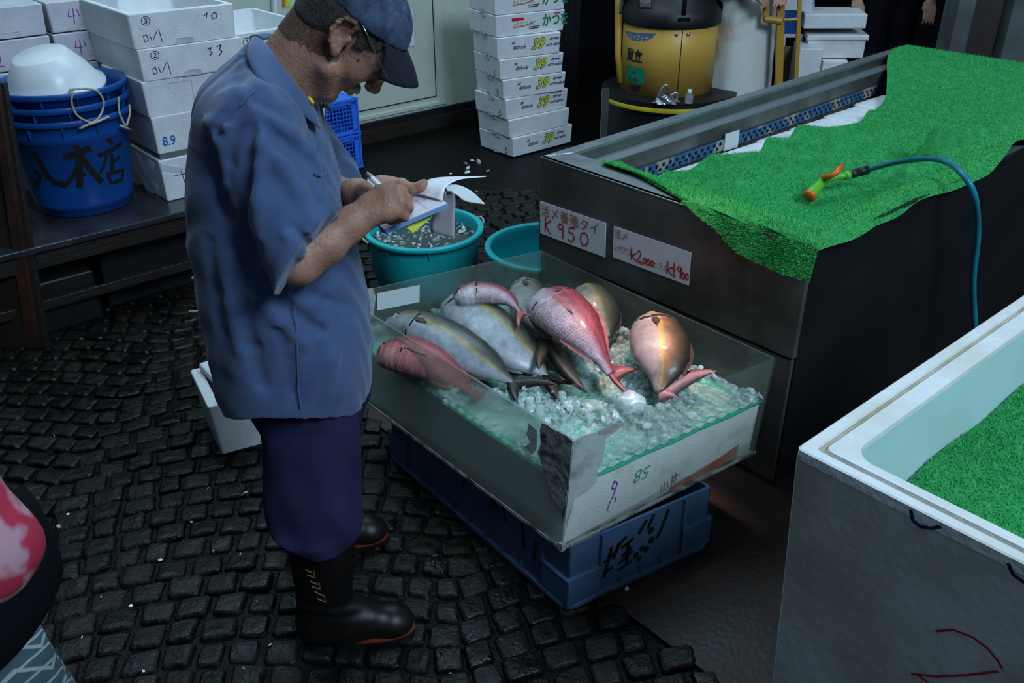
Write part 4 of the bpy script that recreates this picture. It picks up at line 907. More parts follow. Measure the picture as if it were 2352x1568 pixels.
# ------------------------------------------------------------------ helpers for round things and boxes
def oncyl(px, py, c, rf):
    r = Vector(ray(px, py)); rad = rf(.5) if callable(rf) else rf
    for _ in range(6):
        a = r.x**2+r.y**2; b = -2*(r.x*c[0]+r.y*c[1]); q = c[0]**2+c[1]**2-rad**2; d = b*b-4*a*q
        t = (-b-math.sqrt(max(d, 0)))/(2*a); p = Vector((r.x*t, r.y*t, CH+r.z*t))
        rad = rf(p.z) if callable(rf) else rf
    return p
def cyl_fn(c, rf, phi0):      # x metres around, y height z, h outwards
    def f(x, y, h=0):
        r = rf(y) if callable(rf) else rf; ph = phi0+x/r; return (c[0]+(r+h)*math.cos(ph), c[1]+(r+h)*math.sin(ph), y)
    return f
def cyl_xy(px, py, c, rf, phi0):
    p = oncyl(px, py, c, rf); r = rf(p.z) if callable(rf) else rf; ph = math.atan2(p.y-c[1], p.x-c[0]); d = (ph-phi0+math.pi) % (2*math.pi)-math.pi
    return (d*r, p.z)
def patch(mb, poly, fn, n=14):
    xs_ = [p[0] for p in poly]; a, b = min(xs_), max(xs_); rows = []
    for k in range(n+1):
        x = a+(b-a)*(.001+.998*k/n); ys = []
        for p, q in zip(poly, poly[1:]+poly[:1]):
            if (p[0]-x)*(q[0]-x) < 0: ys.append(p[1]+(q[1]-p[1])*(x-p[0])/(q[0]-p[0]))
        rows.append((x, min(ys), max(ys)))
    mb.add([v for x, l, h in rows for v in (fn(x, l, 0), fn(x, h, 0))], [(2*i, 2*i+2, 2*i+3, 2*i+1) for i in range(n)])
def frame(o, ex, ey):
    o = Vector(o); ex = Vector(ex).normalized(); ey = Vector(ey).normalized()
    return lambda x, y, z=0: tuple(o+ex*x+ey*y+Vector((0, 0, z)))
def foam_box(T, w, d, h, label, m='foam', opened=False, notch=True, wall=.022, group='stacked white foam boxes', lid=False, taper=.006, name='foam_box'):
    """T(x, y, z): x along the front, y to the back"""
    c = T(w/2, d/2, 0); root = empty(name, c, label, 'foam box', group)
    mb = MB(T); t = taper
    if opened:
        def q(i, z, r=.01): return [(x, y, z) for x, y in rrect(i, w-i, i, d-i, r, 3)]
        mb.loft([q(t, 0), q(0, h-.004), q(.002, h), q(wall, h, .02), q(wall+.003, h*.22, .02)])
    else:
        def q(i, z, r=.008): return [(x, y, z) for x, y in rrect(i, w-i, i, d-i, r, 3)]
        mb.loft([q(t+.002, 0), q(t, .003), q(0, h-.004), q(.003, h)])
    mb.build('box_body', [m], root)
    if notch:
        mb = MB(T); x0 = w*.38; 
        mb.add([(x0, t-.0025, .0), (x0+.09, t-.0025, .0), (x0+.078, t-.0025, .020), (x0+.012, t-.0025, .020), (x0, t+.01, .0), (x0+.09, t+.01, .0), (x0+.078, t+.01, .020), (x0+.012, t+.01, .020)], [(0, 1, 2, 3), (3, 2, 6, 7), (1, 5, 6, 2), (0, 3, 7, 4)])
        mb.box(x0+.012, x0+.078, t-.003, t-.001, .0215, .0235); mb.build('hand_notch', ['foam_lilac'], root)  # raised grey patch; its darker tone paints the shade of a recess
    if lid:
        mb = MB(T); mb.box(-.008, w+.008, -.008, d+.008, h-.022, h+.004); mb.build('lid', [m], root, bevel=.004)
    return root, (lambda x, y, hh=0: T(x, (t*(1-y/h))-hh, y))
# ------------------------------------------------------------------ low table with buckets and foam boxes, left
tb = empty('low_table', uvw(1.2, 4.0, 0), 'low wet dark wooden table under the blue buckets and foam boxes', 'table')
mb = MB(uvw); mb.box(.45, 1.95, 3.60, 4.62, .372, .398); mb.build('table_top', ['table'], tb, bevel=.004)
mb = MB(uvw); mb.box(.47, 1.93, 3.62, 3.65, .30, .372); mb.build('rail', ['wood_dark'], tb, bevel=.003)
mb = MB(uvw); mb.box(.47, 1.93, 3.64, 3.66, .12, .16); mb.build('rail', ['wood_dark'], tb, bevel=.003)
for u, v in ((.5, 3.63), (1.88, 3.63), (.5, 4.52), (1.88, 4.52)):
    mb = MB(uvw); mb.box(u-.035, u+.035, v-.01, v+.06, .0, .372); mb.build('leg', ['wood_dark'], tb, bevel=.004)
for k, (u0, u1, v0, v1) in enumerate([(.5, .95, 3.68, 4.1), (1.0, 1.8, 3.75, 4.3)]):
    mb = MB(uvw); mb.box(u0, u1, v0, v1, 0, .22+.04*k); o = mb.build('storage_box', ['black'], bevel=.01); tag(o, ['black box in the shadow under the left of the low table', 'wide black box in the shadow under the right of the low table'][k], 'box')
BC = (-1.815, 3.69)
BSC = 1.06
def brf(z): return .178+(.228-.178)*(z-.40)/.40
for k, (zb, lab) in enumerate([(.400, 'blue bucket with large black brush characters, outermost of the nested three'), (.452, 'middle blue bucket nested between two others on the low table'), (.504, 'innermost blue bucket holding the white basin')]):
    root = empty('bucket', (BC[0], BC[1], zb), lab, 'bucket', 'nested blue buckets'); z1 = zb+.405
    mb = MB(); r1 = .232
    if k == 0: prof = [(.17, 0), (.176, .004), (.180, .03), (.184, .032), (.185, .05), (.188, .07), (.218, .31), (.221, .312), (.223, .34), (.226, .38)]
    else: prof = [(.165, 0), (.175, .01), (.226, .38)]
    prof = [(a_*BSC, b_) for a_, b_ in prof]; r1 *= BSC
    prof += [(r1+.006, .382), (r1+.009, .388), (r1+.010, .402), (r1+.006, .407), (r1-.004, .405), (.214*BSC, .37), (.165*BSC, .012), (0, .010)]
    mb.lathe((BC[0], BC[1], zb), prof, 56); mb.build('bucket_shell', ['bluep'], root, smooth=True)
    for a in range(-160, 20, 30):
        mb = MB(); ph = R(a+k*9); rr = Vector((math.cos(ph), math.sin(ph), 0)); tt_ = Vector((-math.sin(ph), math.cos(ph), 0)); c = Vector((BC[0], BC[1], zb+.345))+rr*.222*BSC
        mb.hexa([c-tt_*.002, c+tt_*.002, c+tt_*.002+rr*.012, c-tt_*.002+rr*.012], [c-tt_*.002+Vector((0, 0, .04)), c+tt_*.002+Vector((0, 0, .04)), c+tt_*.002+rr*.016+Vector((0, 0, .04)), c-tt_*.002+rr*.016+Vector((0, 0, .04))])
        mb.build('rim_rib', ['bluep'], root)
    if k == 0: BK0 = root
    root_k = root
    if k in (0, 1, 2):
        ro = {2: [(163, 204), (158, 212), (170, 205), (200, 203), (225, 208)], 1: [(168, 212), (164, 232), (172, 258), (190, 274), (214, 281), (232, 262), (238, 240), (236, 226), (224, 210), (210, 205)], 0: [(272, 222), (274, 258), (283, 280), (290, 288), (298, 262), (297, 240)]}[k]
        pts = [oncyl(x, y, BC, lambda z: .262) for x, y in ro]
        mb = MB(); mb.tube(bez(pts, 40), .0045, 7)
        if k == 1: mb.tube([oncyl(x, y, BC, .267) for x, y in [(182, 296), (200, 287), (218, 282), (250, 268)]], .005, 7)
        if k == 0: mb.tube([oncyl(x, y, BC, .265) for x, y in [(276, 288), (290, 294), (300, 298)]], .005, 7)
        mb.build('rope_handle', ['rope'], root_k, smooth=True)
def brr(z): return (.1885+(.2185-.1885)*(z-.47)/.24)*BSC
ph0 = math.atan2(-BC[1], -BC[0])
bfn = cyl_fn(BC, brr, ph0)
def BL(l): return [cyl_xy(x, y, BC, brr, ph0) for x, y in l]
mb = MB(); strokes(mb, [(.020, BL([(84, 393), (93, 404), (90, 416), (83, 424)])), (.026, BL([(80, 352), (92, 374), (108, 402), (126, 420), (150, 425)])), (.016, BL([(150, 425), (166, 408), (178, 380), (182, 362)])),
    (.025, BL([(173, 333), (180, 350), (183, 392), (183, 428)])), (.028, BL([(153, 361), (180, 352), (204, 342)])), (.025, BL([(186, 358), (205, 386), (232, 416)])), (.014, BL([(168, 402), (196, 400)])),
    (.020, BL([(246, 314), (256, 328)])), (.018, BL([(228, 357), (250, 347), (278, 330)])), (.013, BL([(246, 352), (241, 374), (230, 396)])), (.015, BL([(256, 355), (258, 392)])), (.013, BL([(258, 374), (273, 361)])),
    (.015, BL([(247, 400), (283, 389), (280, 412), (256, 420), (247, 400)]))], .02, bfn)
mb.build('brush_characters', ['ink_black'], BK0)
# white basin turned over in the top bucket
BC = (BC[0]+.01, BC[1]); wbz = empty('basin', (BC[0], BC[1], .88), 'white plastic basin upturned on top of the blue buckets', 'basin')
mb = MB(); ax = Vector((-.10, -.22, 1)).normalized()
mb.lathe(Vector((BC[0]-.03, BC[1]-.01, .895)), [(.190, -.03), (.200, -.03), (.200, -.018), (.186, -.014), (.150, .06), (.105, .125), (.098, .130), (0, .132)], 48, ax=ax); mb.build('basin_shell', ['white_pl'], wbz, smooth=True, bevel=0)
# foam boxes on the table
FA = frame(uvw(1.322, 3.745, 0), uvw(1, 0, 0), uvw(0, 1, 0))
def lift(T, dx, dy, z0): return lambda x, y, z=0: T(x+dx, y+dy, z+z0)
r_, f_ = foam_box(lift(FA, 0, 0, .400), .42, .46, .180, 'foam box wrapped in clear film, bottom of the tall stack on the table', 'foam', notch=False)
mb = MB(); strokes(mb, [[(.05, .105), (.12, .105)], [(.085, .12), (.10, .02)], [(.16, .12), (.15, .03)]], .003, f_); mb.build('lettering', ['ink_black'], r_)
mb = MB(lift(FA, 0, 0, .40)); random.seed(4)
def film(a, b): return (-.012-.012*abs(math.sin(a*9+b*5)), .02+.40*a, .17-.15*b+.01*math.sin(a*17))
mb.grid(film, 20, 10); mb.grid(lambda a, b: (-.01+.30*a, -.010-.008*abs(math.sin(a*14+b*7)), .185-.03*b-.05*math.sin(a*3)), 20, 6); mb.build('film_wrap', ['clear'], r_, smooth=True)
r_, f_ = foam_box(lift(FA, .0, 0, .605), .42, .46, .155, 'foam box printed 8.9, second from bottom of the tall stack', 'foam', notch=False)
mb = MB(); text(mb, '8.9', .030, .032, .055, f_, sx=.85, bold=.001); mb.build('lettering', ['ink_blue'], r_)
mb = MB(lift(FA, .01, .01, .58)); mb.box(0, .40, 0, .44, 0, .025); tag(mb.build('film_scrap', ['clear']), 'crumpled clear film between the two lowest boxes of the tall stack', 'plastic film')
r_, f_ = foam_box(lift(FA, -.01, 0, .760), .43, .46, .145, 'foam box with square hand recess, third up in the tall stack', 'foam', notch=False)
mb = MB(); strokes(mb, [[(.105, .105), (.105, .125), (.205, .125), (.205, .015)]], .004, f_); mb.add([f_(.11, .012, -.001), f_(.20, .012, -.001), f_(.20, .12, -.001), f_(.11, .12, -.001)], [(0, 1, 2, 3)]); mb.build('square_recess', ['foam_lilac'], r_)  # flat grey strokes paint the shaded edges of the recess
c4 = GU(329, 190, .905); F4 = frame(uvw(c4[0], c4[1], 0), uvw(1, -.03, 0), uvw(.0, 1, 0))
for k, (z0, h, num, lab, cc) in enumerate([(.905, .126, '33', 'foam box marked 2 and 33 under the open one, tall stack', '②'), (1.033, .132, '10', 'open foam box marked 3 and 10 on top of the tall stack', '③')]):
    T4 = lift(F4, -.012*k, .0, z0); r_, f_ = foam_box(T4, .435, .60, h, lab, 'foam', opened=(k == 1))
    mb = MB(); text(mb, cc, .045, h*.66, .042, f_, sx=1); strokes(mb, [[(.045, .045), (.06, .052), (.065, .03), (.05, .025), (.048, .040)], [(.072, .05), (.078, .028)], [(.085, .03), (.105, .062)], [(.118, .018), (.112, .065)]], .0028, f_)
    if k: strokes(mb, [[(.305, .098), (.318, .108), (.312, .088)], [(.345, .105), (.333, .095), (.338, .082), (.355, .085), (.358, .100), (.345, .105)]], .0032, f_)
    else: strokes(mb, [[(.285, .095), (.30, .100), (.292, .085), (.302, .078), (.290, .068)], [(.325, .100), (.345, .105), (.335, .088), (.345, .078), (.328, .062)]], .0042, f_)
    mb.build('lettering', ['ink_black'], r_)
cB = GU(528, 80, 1.02); FB = frame(uvw(cB[0], cB[1], 0), uvw(1, .0, 0), uvw(0, 1, 0))
r_, f_ = foam_box(lift(FB, 0, 0, .865), .42, .60, .155, 'open foam box marked 3 just behind the man shoulder', 'foam', opened=True)
mb = MB(); text(mb, '③', .05, .10, .045, f_); strokes(mb, [[(.045, .045), (.06, .052), (.065, .03), (.05, .025)], [(.085, .03), (.105, .062)]], .003, f_); mb.build('lettering', ['ink_black'], r_)
for k in range(3):
    foam_box(lift(FB, .01, 0, .398+k*.155), .42, .60, .15, ['foam box resting on the table top behind the man back, lowest of its stack', 'foam box hidden mostly behind the man back, middle of its stack', 'foam box directly below the open box behind the man shoulder'][k], 'foam')
# three by two pale boxes at the far left
pC = GU(118, 100, 1.0)
FC = frame(uvw(pC[0]-.30, pC[1], 0), uvw(1, 0, 0), uvw(0, 1, 0))
names = ['lowest', 'second', 'third', 'fourth', 'fifth', 'topmost']
for col in range(2):
    for k in range(6):
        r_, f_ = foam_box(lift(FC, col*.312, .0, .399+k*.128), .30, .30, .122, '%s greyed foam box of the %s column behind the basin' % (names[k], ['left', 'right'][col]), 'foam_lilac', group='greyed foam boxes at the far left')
        if k >= 3:
            mb = MB(); strokes(mb, ([[(.05, .06), (.045, .03), (.065, .03)], [(.065, .06), (.062, .015)], [(.08, .055), (.095, .06), (.08, .025), (.10, .022)]] if col == 0 else [[(.09, .09), (.08, .06), (.11, .06)], [(.105, .09), (.10, .03)], [(.12, .085), (.125, .06)]]), .004, f_); mb.build('lettering', ['ink_purple'], r_)
# leaning dark boards at the left edge
for k, (x0, x1, m, lb) in enumerate([(-60, 30, 'wood_dark', 'wide dark board leaning at the left edge beside the blue buckets'), (-20, 12, 'wood_red', 'narrow reddish board leaning against the wide dark board')]):
    mb = MB(); a, b = D(x0-8, 190, 3.25-.05*k), D(x1-20, 190, 3.25-.05*k); c, d = G(x0+60+20*k, 800, .0), G(x1+80, 800, 0); off = Vector((0, .025, 0))
    mb.hexa([c, d, d+off, c+off], [a, b, b+off, a+off]); tag(mb.build('leaning_board', [m], bevel=.003), lb, 'board')
# small blue bucket hanging from the table edge by a rope
hb = D(492, 572, 3.35); rt = empty('bucket', hb-Vector((0, 0, .07)), 'small bright blue bucket roped under the table, half hidden by the man', 'bucket')
mb = MB(); mb.lathe(hb-Vector((0, 0, .07)), [(0, 0), (.055, 0), (.068, .10), (.075, .10), (.075, .112), (.066, .112), (.055, .006), (0, .005)], 28); mb.build('bucket_shell', ['blueb'], rt, smooth=True)
mb = MB(); mb.tube(bez([D(440, 537, 3.3), D(452, 548, 3.28), D(462, 560, 3.28)], 10), .004, 7)
mb.tube(bez([D(443, 540, 3.28), D(450, 575, 3.27), D(452, 605, 3.26), D(462, 622, 3.25), D(475, 624, 3.25)], 20), .004, 7)
mb.tube(bez([D(463, 624, 3.25), D(440, 640, 3.25)], 4), .0045, 7)
mb.tube(bez([D(466, 624, 3.25), D(462, 668, 3.24), D(468, 702, 3.23), D(480, 718, 3.22), D(505, 728, 3.2)], 20), .0042, 7); mb.tube([D(434, 716, 3.22), D(460, 715, 3.22), D(484, 722, 3.22)], .005, 7); mb.build('rope_handle', ['rope'], rt, smooth=True)
# ------------------------------------------------------------------ turquoise tubs
random.seed(11)
def tub(c, lab, z1=.28, r=.262):
    root = empty('tub', (c[0], c[1], 0), lab, 'tub', 'turquoise plastic tubs')
    mb = MB(); mb.lathe((c[0], c[1], 0), [(.19, 0), (.205, .004), (.222, .06), (.225, .065), (.231, .10), (.2335, .104), (.240, z1-.05), (.246, z1-.022), (r-.004, z1-.021), (r, z1-.017), (r, z1-.003), (r-.004, z1), (r-.022, z1), (r-.026, z1-.004), (.236, z1-.03), (.20, .012), (0, .01)], 64)
    mb.build('tub_shell', ['turq'], root, smooth=True)
    for a in range(0, 360, 45):
        ph = R(a+10); rr = Vector((math.cos(ph), math.sin(ph), 0)); tt_ = Vector((-rr.y, rr.x, 0)); q = Vector((c[0], c[1], z1-.055))+rr*.240; mb = MB()
        mb.hexa([q-tt_*.002, q+tt_*.002, q+tt_*.002+rr*.004, q-tt_*.002+rr*.004], [q-tt_*.002+Vector((0, 0, .034)), q+tt_*.002+Vector((0, 0, .034)), q+tt_*.002+rr*.016+Vector((0, 0, .034)), q-tt_*.002+rr*.016+Vector((0, 0, .034))]); mb.build('rim_rib', ['turq'], root)
    return root
t1 = G(973, 520, .28); tr1 = tub(t1, 'turquoise tub full of iced water between the man and the tray')
for a in (25, 205):
    ph = R(a); q = Vector((t1.x, t1.y, .275)); mb = MB(); mb.tube([q+Vector((math.cos(ph+d), math.sin(ph+d), 0))*(.268+.012*(1-abs(d)/.16))+Vector((0, 0, .012*(1-abs(d)/.16)-.01)) for d in (-.16, -.1, -.04, .04, .1, .16)], .005, 7); mb.build('rope_handle', ['rope'], tr1, smooth=True)
t2u = GU(1113, 562, .28); t2 = Vector(uvw(t2u[0], t2u[1], 0))+Vector((.262, 0, 0)); tub(t2, 'empty turquoise tub tucked behind the end of the steel counter')
WATER = mat('dark_iced_water', (.03, .035, .04), rough=.06, bump=.25, bscale=25, spec=.8)
mb = MB(); mb.lathe((t1.x, t1.y, .225), [(.229, 0), (0, 0)], 48); o = mb.build('iced_water', [WATER]); tag(o, 'dark cold water filling the turquoise tub', 'water', None, 'stuff')
mb = MB()
for k in range(240):
    a = random.random()*6.283; r = .222*math.sqrt(random.random()); shard(mb, (t1.x+r*math.cos(a), t1.y+r*math.sin(a), .226+random.uniform(-.003, .006)), random.uniform(.005, .013), random.choice([0, 0, 0, 1, 2]), .6)
tag(mb.build('floating_ice', ICE), 'floating ice pieces in the turquoise tub', 'ice', None, 'stuff')
# ------------------------------------------------------------------ stack of lidded foam boxes with printed sides
corn = [(1179, 362), (1171, 318), (1163, 276), (1156, 229), (1148, 184), (1142, 137), (1140, 87), (1137, 36)]; rgt = [(1314, 326), (1308, 287), (1304, 247), (1299, 207), (1294, 165), (1288, 121), (1297, 69), (1299, 20)]
b0 = G(1179, 362, 0); ordn = ['lowest', 'second', 'third', 'fourth', 'fifth', 'sixth', 'seventh', 'topmost']
def zat(px, py, p): r = ray(px, py); return CH+r[2]/math.hypot(r[0], r[1])*math.hypot(p[0], p[1])
zs = [0]+[zat(x, y, b0) for x, y in corn[1:]]+[0]; zs[8] = zs[7]+.125
for k in range(8):
    a = G(*corn[k], zs[k]) if k else b0; e = (G(*rgt[k], zs[k])-a); w = e.length; e.normalize(); ey = Vector((-e.y, e.x, 0)); h = zs[k+1]-zs[k]-.003
    T = frame(a, e, ey); T = lift(T, 0, 0, 0)
    nm = {0: 'printed 39, on the ground', 1: 'with a blank side', 6: 'with green script', 7: 'with green script'}.get(k, 'printed 39')
    r_, f_ = foam_box(T, w, .34, h, '%s box of the printed stack against the shutter, %s' % (ordn[k], nm), 'foam', notch=False, group='printed foam boxes stacked before the shutter')
    mb = MB(T); mb.box(-.0035, .0, .14, .19, .0, .022); mb.box(-.0035, .0, .12, .17, h-.02, h); mb.build('hand_notch', ['foam_lilac'], r_)  # grey tabs standing proud, with the notch shade put into their colour
    if k in (0, 2, 3, 4, 5):
        s_ = h/.115; x0 = w*.22
        mb = MB(); text(mb, 'at', x0, .075*s_, .028, f_, shear=.5, bold=.0006); text(mb, 'latitude', x0+.010, .046*s_, .034, f_, shear=.5, bold=.0006, sx=.85); text(mb, 'degrees', x0+.262, .078*s_, .026, f_, shear=.5, bold=.0006, sx=.8); text(mb, 'north sashimi', x0+.238, .046*s_, .028, f_, shear=.5, bold=.0006, sx=.72); mb.build('lettering', ['ink_navy'], r_)
        mb = MB(); text(mb, '39', x0+.135, .037*s_, .085, lambda x, y, hh=0: f_(x, y, .0006), shear=.35, bold=.005); mb.build('lettering_edge', ['ink_navy'], r_)
        mb = MB(); text(mb, '39', x0+.135, .037*s_, .085, f_, shear=.35, bold=.0015); mb.build('lettering', ['ink_yellow'], r_)
    if k >= 6:
        x0 = w*.22; mb = MB(); text(mb, 'かつを', x0+.215, .040, .082, f_, bold=.002, sx=.80); text(mb, 'トれたてしめじ', x0+.01, .052, .030, f_, shear=.2, sx=.75); mb.build('lettering', ['ink_dkgreen'], r_)
        mb = MB(); mb.add([f_(x0, .083, .001), f_(x0+.085, .083, .001), f_(x0+.085, .100, .001), f_(x0, .100, .001)], [(0, 1, 2, 3)]); strokes(mb, [[(x0+.30, .105), (x0+.345, .105)]], .006, f_); mb.build('red_print', ['ink_red'], r_)
        mb = MB(); strokes(mb, [[(x0+.015, .046), (x0+.08, .050), (x0+.12, .058), (x0+.16, .070)]], .006, f_); mb.build('orange_stroke', ['orange'], r_)
        mb = MB(); strokes(mb, [[(x0+.12, .040), (x0+.20, .042)], [(x0+.125, .030), (x0+.19, .032)]], .005, f_); mb.build('small_print', ['ink_navy'], r_)
    if k in (0, 2, 3, 4):
        mb = MB(); fs2 = lambda x, y, hh=0: T(-hh-.001+.004*(1-y/h), .30-x, y); strokes(mb, [[(.22, .03), (.235, .045), (.225, .05)], [(.22, .01), (.24, .025)]], .005, fs2); mb.build('lettering', ['ink_black'], r_)
# ------------------------------------------------------------------ blue lattice baskets by the cold store
for k in range(2):
    T = frame(uvw(2.49, 4.67, .0+.215*k), uvw(1, 0, 0), uvw(0, 1, 0)); w, d, h = .372, .28, .208
    root = empty('plastic_basket', T(w/2, d/2, 0), ['lower', 'upper'][k]+' bright blue lattice basket standing beyond the man chest', 'basket', 'bright blue lattice baskets')
    for nm, S in (('front', lambda x, z: T(x, 0, z)), ('back', lambda x, z: T(x, d, z))):
        mb = MB()
        def bar(x0, x1, z0, z1): mb.hexa([S(x0, z0), S(x1, z0), tuple(Vector(S(x1, z0))+Vector(uvw(0, .004, 0))), tuple(Vector(S(x0, z0))+Vector(uvw(0, .004, 0)))], [S(x0, z1), S(x1, z1), tuple(Vector(S(x1, z1))+Vector(uvw(0, .004, 0))), tuple(Vector(S(x0, z1))+Vector(uvw(0, .004, 0)))])
        bar(0, w, 0, .022); bar(0, w, h-.035, h); bar(0, .05, 0, h); bar(w-.035, w, 0, h)
        x = .05
        while x < w-.04: bar(x, x+.0045, .02, h-.03); x += .0225
        z = .02
        while z < h-.035: bar(.04, w-.03, z, z+.0045); z += .0235
        mb.build('lattice', ['blueb'], root)
    mb = MB(T); mb.box(0, .004, 0, d, 0, h); mb.box(w-.004, w, 0, d, 0, h); mb.box(0, w, 0, d, 0, .004); mb.box(w, w+.012, -.002, .03, 0, h); mb.box(-.006, w+.014, -.006, d, h-.012, h-.002); mb.box(-.004, w+.016, -.006, .02, 0, .010); mb.build('side_wall', ['blueb'], root)
# notice paper and label on the cold store
def onwall(px, py, v=5.114):
    r = Vector(ray(px, py)); n_ = Vector(uvw(0, 1, 0)); t = v/(r.dot(n_)); return Vector((0, 0, CH))+r*t
mb = MB(); q = [onwall(*p) for p in [(905, 112), (952, 104), (949, 20), (905, 18)]]; mb.add(q, [(0, 1, 2, 3)]); o = mb.build('notice', ['label_w'], solid=.001); tag(o, 'sheet of white paper pinned on the pale panelling beside the cap', 'notice')
mb = MB(); wf = plane_fn(onwall(905, 112), uvw(1, 0, 0), (0, 0, 1)); text(mb, 'ト レ（箱）', .03, .10, .026, wf, sx=.7); text(mb, 'ネ ペ', .05, .02, .024, wf, sx=.7); mb.build('lettering', ['ink_black'], o)
mb = MB(); q = [onwall(*p) for p in [(650, 16), (667, 14), (667, -20), (650, -18)]]; mb.add(q, [(0, 1, 2, 3)]); o = mb.build('sticker', ['flyer'], solid=.001); tag(o, 'small sticker with an orange band on the panelling above the man collar', 'sticker')
mb = MB(); q = [onwall(*p, 5.111) for p in [(649, 15), (656, 15), (656, -20), (649, -20)]]; mb.add(q, [(0, 1, 2, 3)]); mb.build('orange_band', ['orange'], o)
mb = MB(); a, b, c, d = [onwall(*p, 5.09) for p in [(627, 130), (634, 128), (628, -60), (621, -60)]]; e = Vector(uvw(0, -.03, 0)); mb.hexa([a, b, b+e, a+e], [d, c, c+e, d+e]); mb.v = [tuple(v) for v in mb.v]; o = mb.build('trim', ['white_pl']); tag(o, 'white upright door trim above the man shoulder', None, None, 'structure')
# ------------------------------------------------------------------ yellow turret truck
TCn = (.965, 5.78); YR = .285
tk2 = empty('turret_truck', (TCn[0], TCn[1], .0), 'yellow and black turret truck with number plate, behind the steel counter', 'turret truck')
mb = MB(); mb.lathe((TCn[0], TCn[1], 0), [(YR-.002, .40), (YR, .40), (YR, .80), (YR-.01, .805)], 64); mb.build('drum', ['yellow'], tk2, smooth=True)
mb = MB(); mb.lathe((TCn[0], TCn[1], 0), [(YR+.001, .79), (YR+.012, .795), (YR+.014, .80), (YR+.012, .86), (YR-.01, .89), (YR-.05, .95), (YR-.08, 1.05), (.12, 1.08), (0, 1.08)], 48); mb.build('cowl', ['black'], tk2, smooth=True)
mb = MB(); mb.lathe((TCn[0]+.02, TCn[1], 0), [(.40, .06), (.40, .325), (.42, .33), (.42, .395), (.395, .40), (0, .40)], 64); mb.build('bumper', ['black'], tk2, smooth=False)
mb = MB(); mb.lathe((TCn[0]+.02, TCn[1], 0), [(.4215, .338), (.4225, .340), (.4225, .362), (.4215, .364)], 64); mb.build('bumper_stripe', ['yellow_tape'], tk2, smooth=True)
mb = MB(); mb.lathe((TCn[0]+.02, TCn[1]+.05, 0), [(.12, 0), (.14, .01), (.14, .12), (.12, .13)], 24, capb=True); mb.build('wheel', ['black'], tk2)
p1 = oncyl(1568, 70, TCn, YR); phs = math.atan2(p1.y-TCn[1], p1.x-TCn[0]); yf = cyl_fn(TCn, YR, phs)
mb = MB(); strokes(mb, [[(0, .80), (0, .405)]], .005, yf); mb.build('panel_seam', ['black'], tk2)
for dx in (-.035, .035): mb = MB(); q = Vector(yf(dx, .765, .0)); n_ = (q-Vector((TCn[0], TCn[1], q.z))).normalized(); mb.lathe(q, [(.010, 0), (.010, .004), (.006, .007), (0, .008)], 14, ax=n_); mb.build('bolt', ['metal'], tk2, smooth=True)
mb = MB(); mb.add([yf(-.034, .80, .004), yf(.034, .80, .004), yf(.034, .86, .020), yf(-.034, .86, .020)], [(0, 1, 2, 3)]); mb.build('latch', ['panel_dark'], tk2, solid=.004)
def YL(l): return [cyl_xy(x, y, TCn, YR, phs) for x, y in l]
q = YL([(1436, 70), (1507, 77), (1500, 86), (1488, 92), (1465, 94), (1448, 90), (1440, 80)]); mb = MB(); patch(mb, q, lambda x, y, h=0: yf(x, y, .001)); pq = mb.build('maker_plaque', ['plaque'], tk2)
mb = MB(); x0, y0 = cyl_xy(1442, 84, TCn, YR, phs); text(mb, 'エレトラック', x0, y0-.003, .034, lambda x, y, h=0: yf(x, y, .002), sx=.85, shear=.2, bold=.0006); mb.build('lettering', ['label_w'], pq)
mb = MB(); x0, y0 = cyl_xy(1440, 137, TCn, YR, phs); text(mb, '蔵立', x0, y0+.006, .082, yf, sx=.85, bold=.0022); mb.build('lettering', ['ink_black'], tk2)
q = YL([(1440, 150), (1482, 157), (1480, 193), (1439, 186)]); mb = MB(); patch(mb, q, lambda x, y, h=0: yf(x, y, .003)); pl = mb.build('number_plate', ['plate'], tk2)
mb = MB(); x0, y0 = cyl_xy(1443, 185, TCn, YR, phs); text(mb, '52-20', x0+.002, y0+.004, .036, lambda x, y, h=0: yf(x, y, .0055), sx=.95); strokes(mb, [[(x0+.03, y0+.062), (x0+.07, y0+.060)], [(x0+.045, y0+.068), (x0+.045, y0+.052)]], .003, lambda x, y, h=0: yf(x, y, .0055)); mb.build('lettering', ['ink_black'], pl)
q = YL([(1448, 194), (1471, 198), (1469, 206), (1463, 211), (1455, 211), (1449, 205)]); mb = MB(); patch(mb, q, lambda x, y, h=0: yf(x, y, .001)); mb.build('key_port', ['black'], tk2)
mb = MB(); mb.tube([D(1422, -60, 5.2), D(1421, 20, 5.2), D(1419, 120, 5.25), D(1424, 190, 5.3)], [.02, .022, .018, .014], 10); mb.build('side_guard', ['yellow_dk'], tk2, smooth=True)
mb = MB(); a = D(1482, 8, 4.95); mb.hexa([a+Vector((-.035, 0, -.03)), a+Vector((.04, 0, -.03)), a+Vector((.04, .06, -.03)), a+Vector((-.035, .06, -.03))], [a+Vector((-.045, 0, .08)), a+Vector((.03, 0, .08)), a+Vector((.03, .06, .08)), a+Vector((-.045, .06, .08))]); mb.build('head_lamp', ['black'], tk2, bevel=.006)
mb = MB(); mb.add([a+Vector(p) for p in [(-.028, -.002, -.015), (.034, -.002, -.020), (.024, -.002, .075), (-.038, -.002, .075)]], [(0, 1, 2, 3)]); mb.build('lamp_glass', ['silver_bag'], tk2, solid=.004)
mb = MB(); mb.tube([D(1570, 35, 5.0), D(1574, -10, 4.95), D(1582, -60, 4.9)], .014, 10); mb.build('steering_post', ['black'], tk2, smooth=True)
mb = MB(); mb.tube([D(1440, -20, 5.1), D(1426, 30, 5.1), D(1430, -60, 5.1)], .01, 8); mb.build('cable', ['black'], tk2, smooth=True)
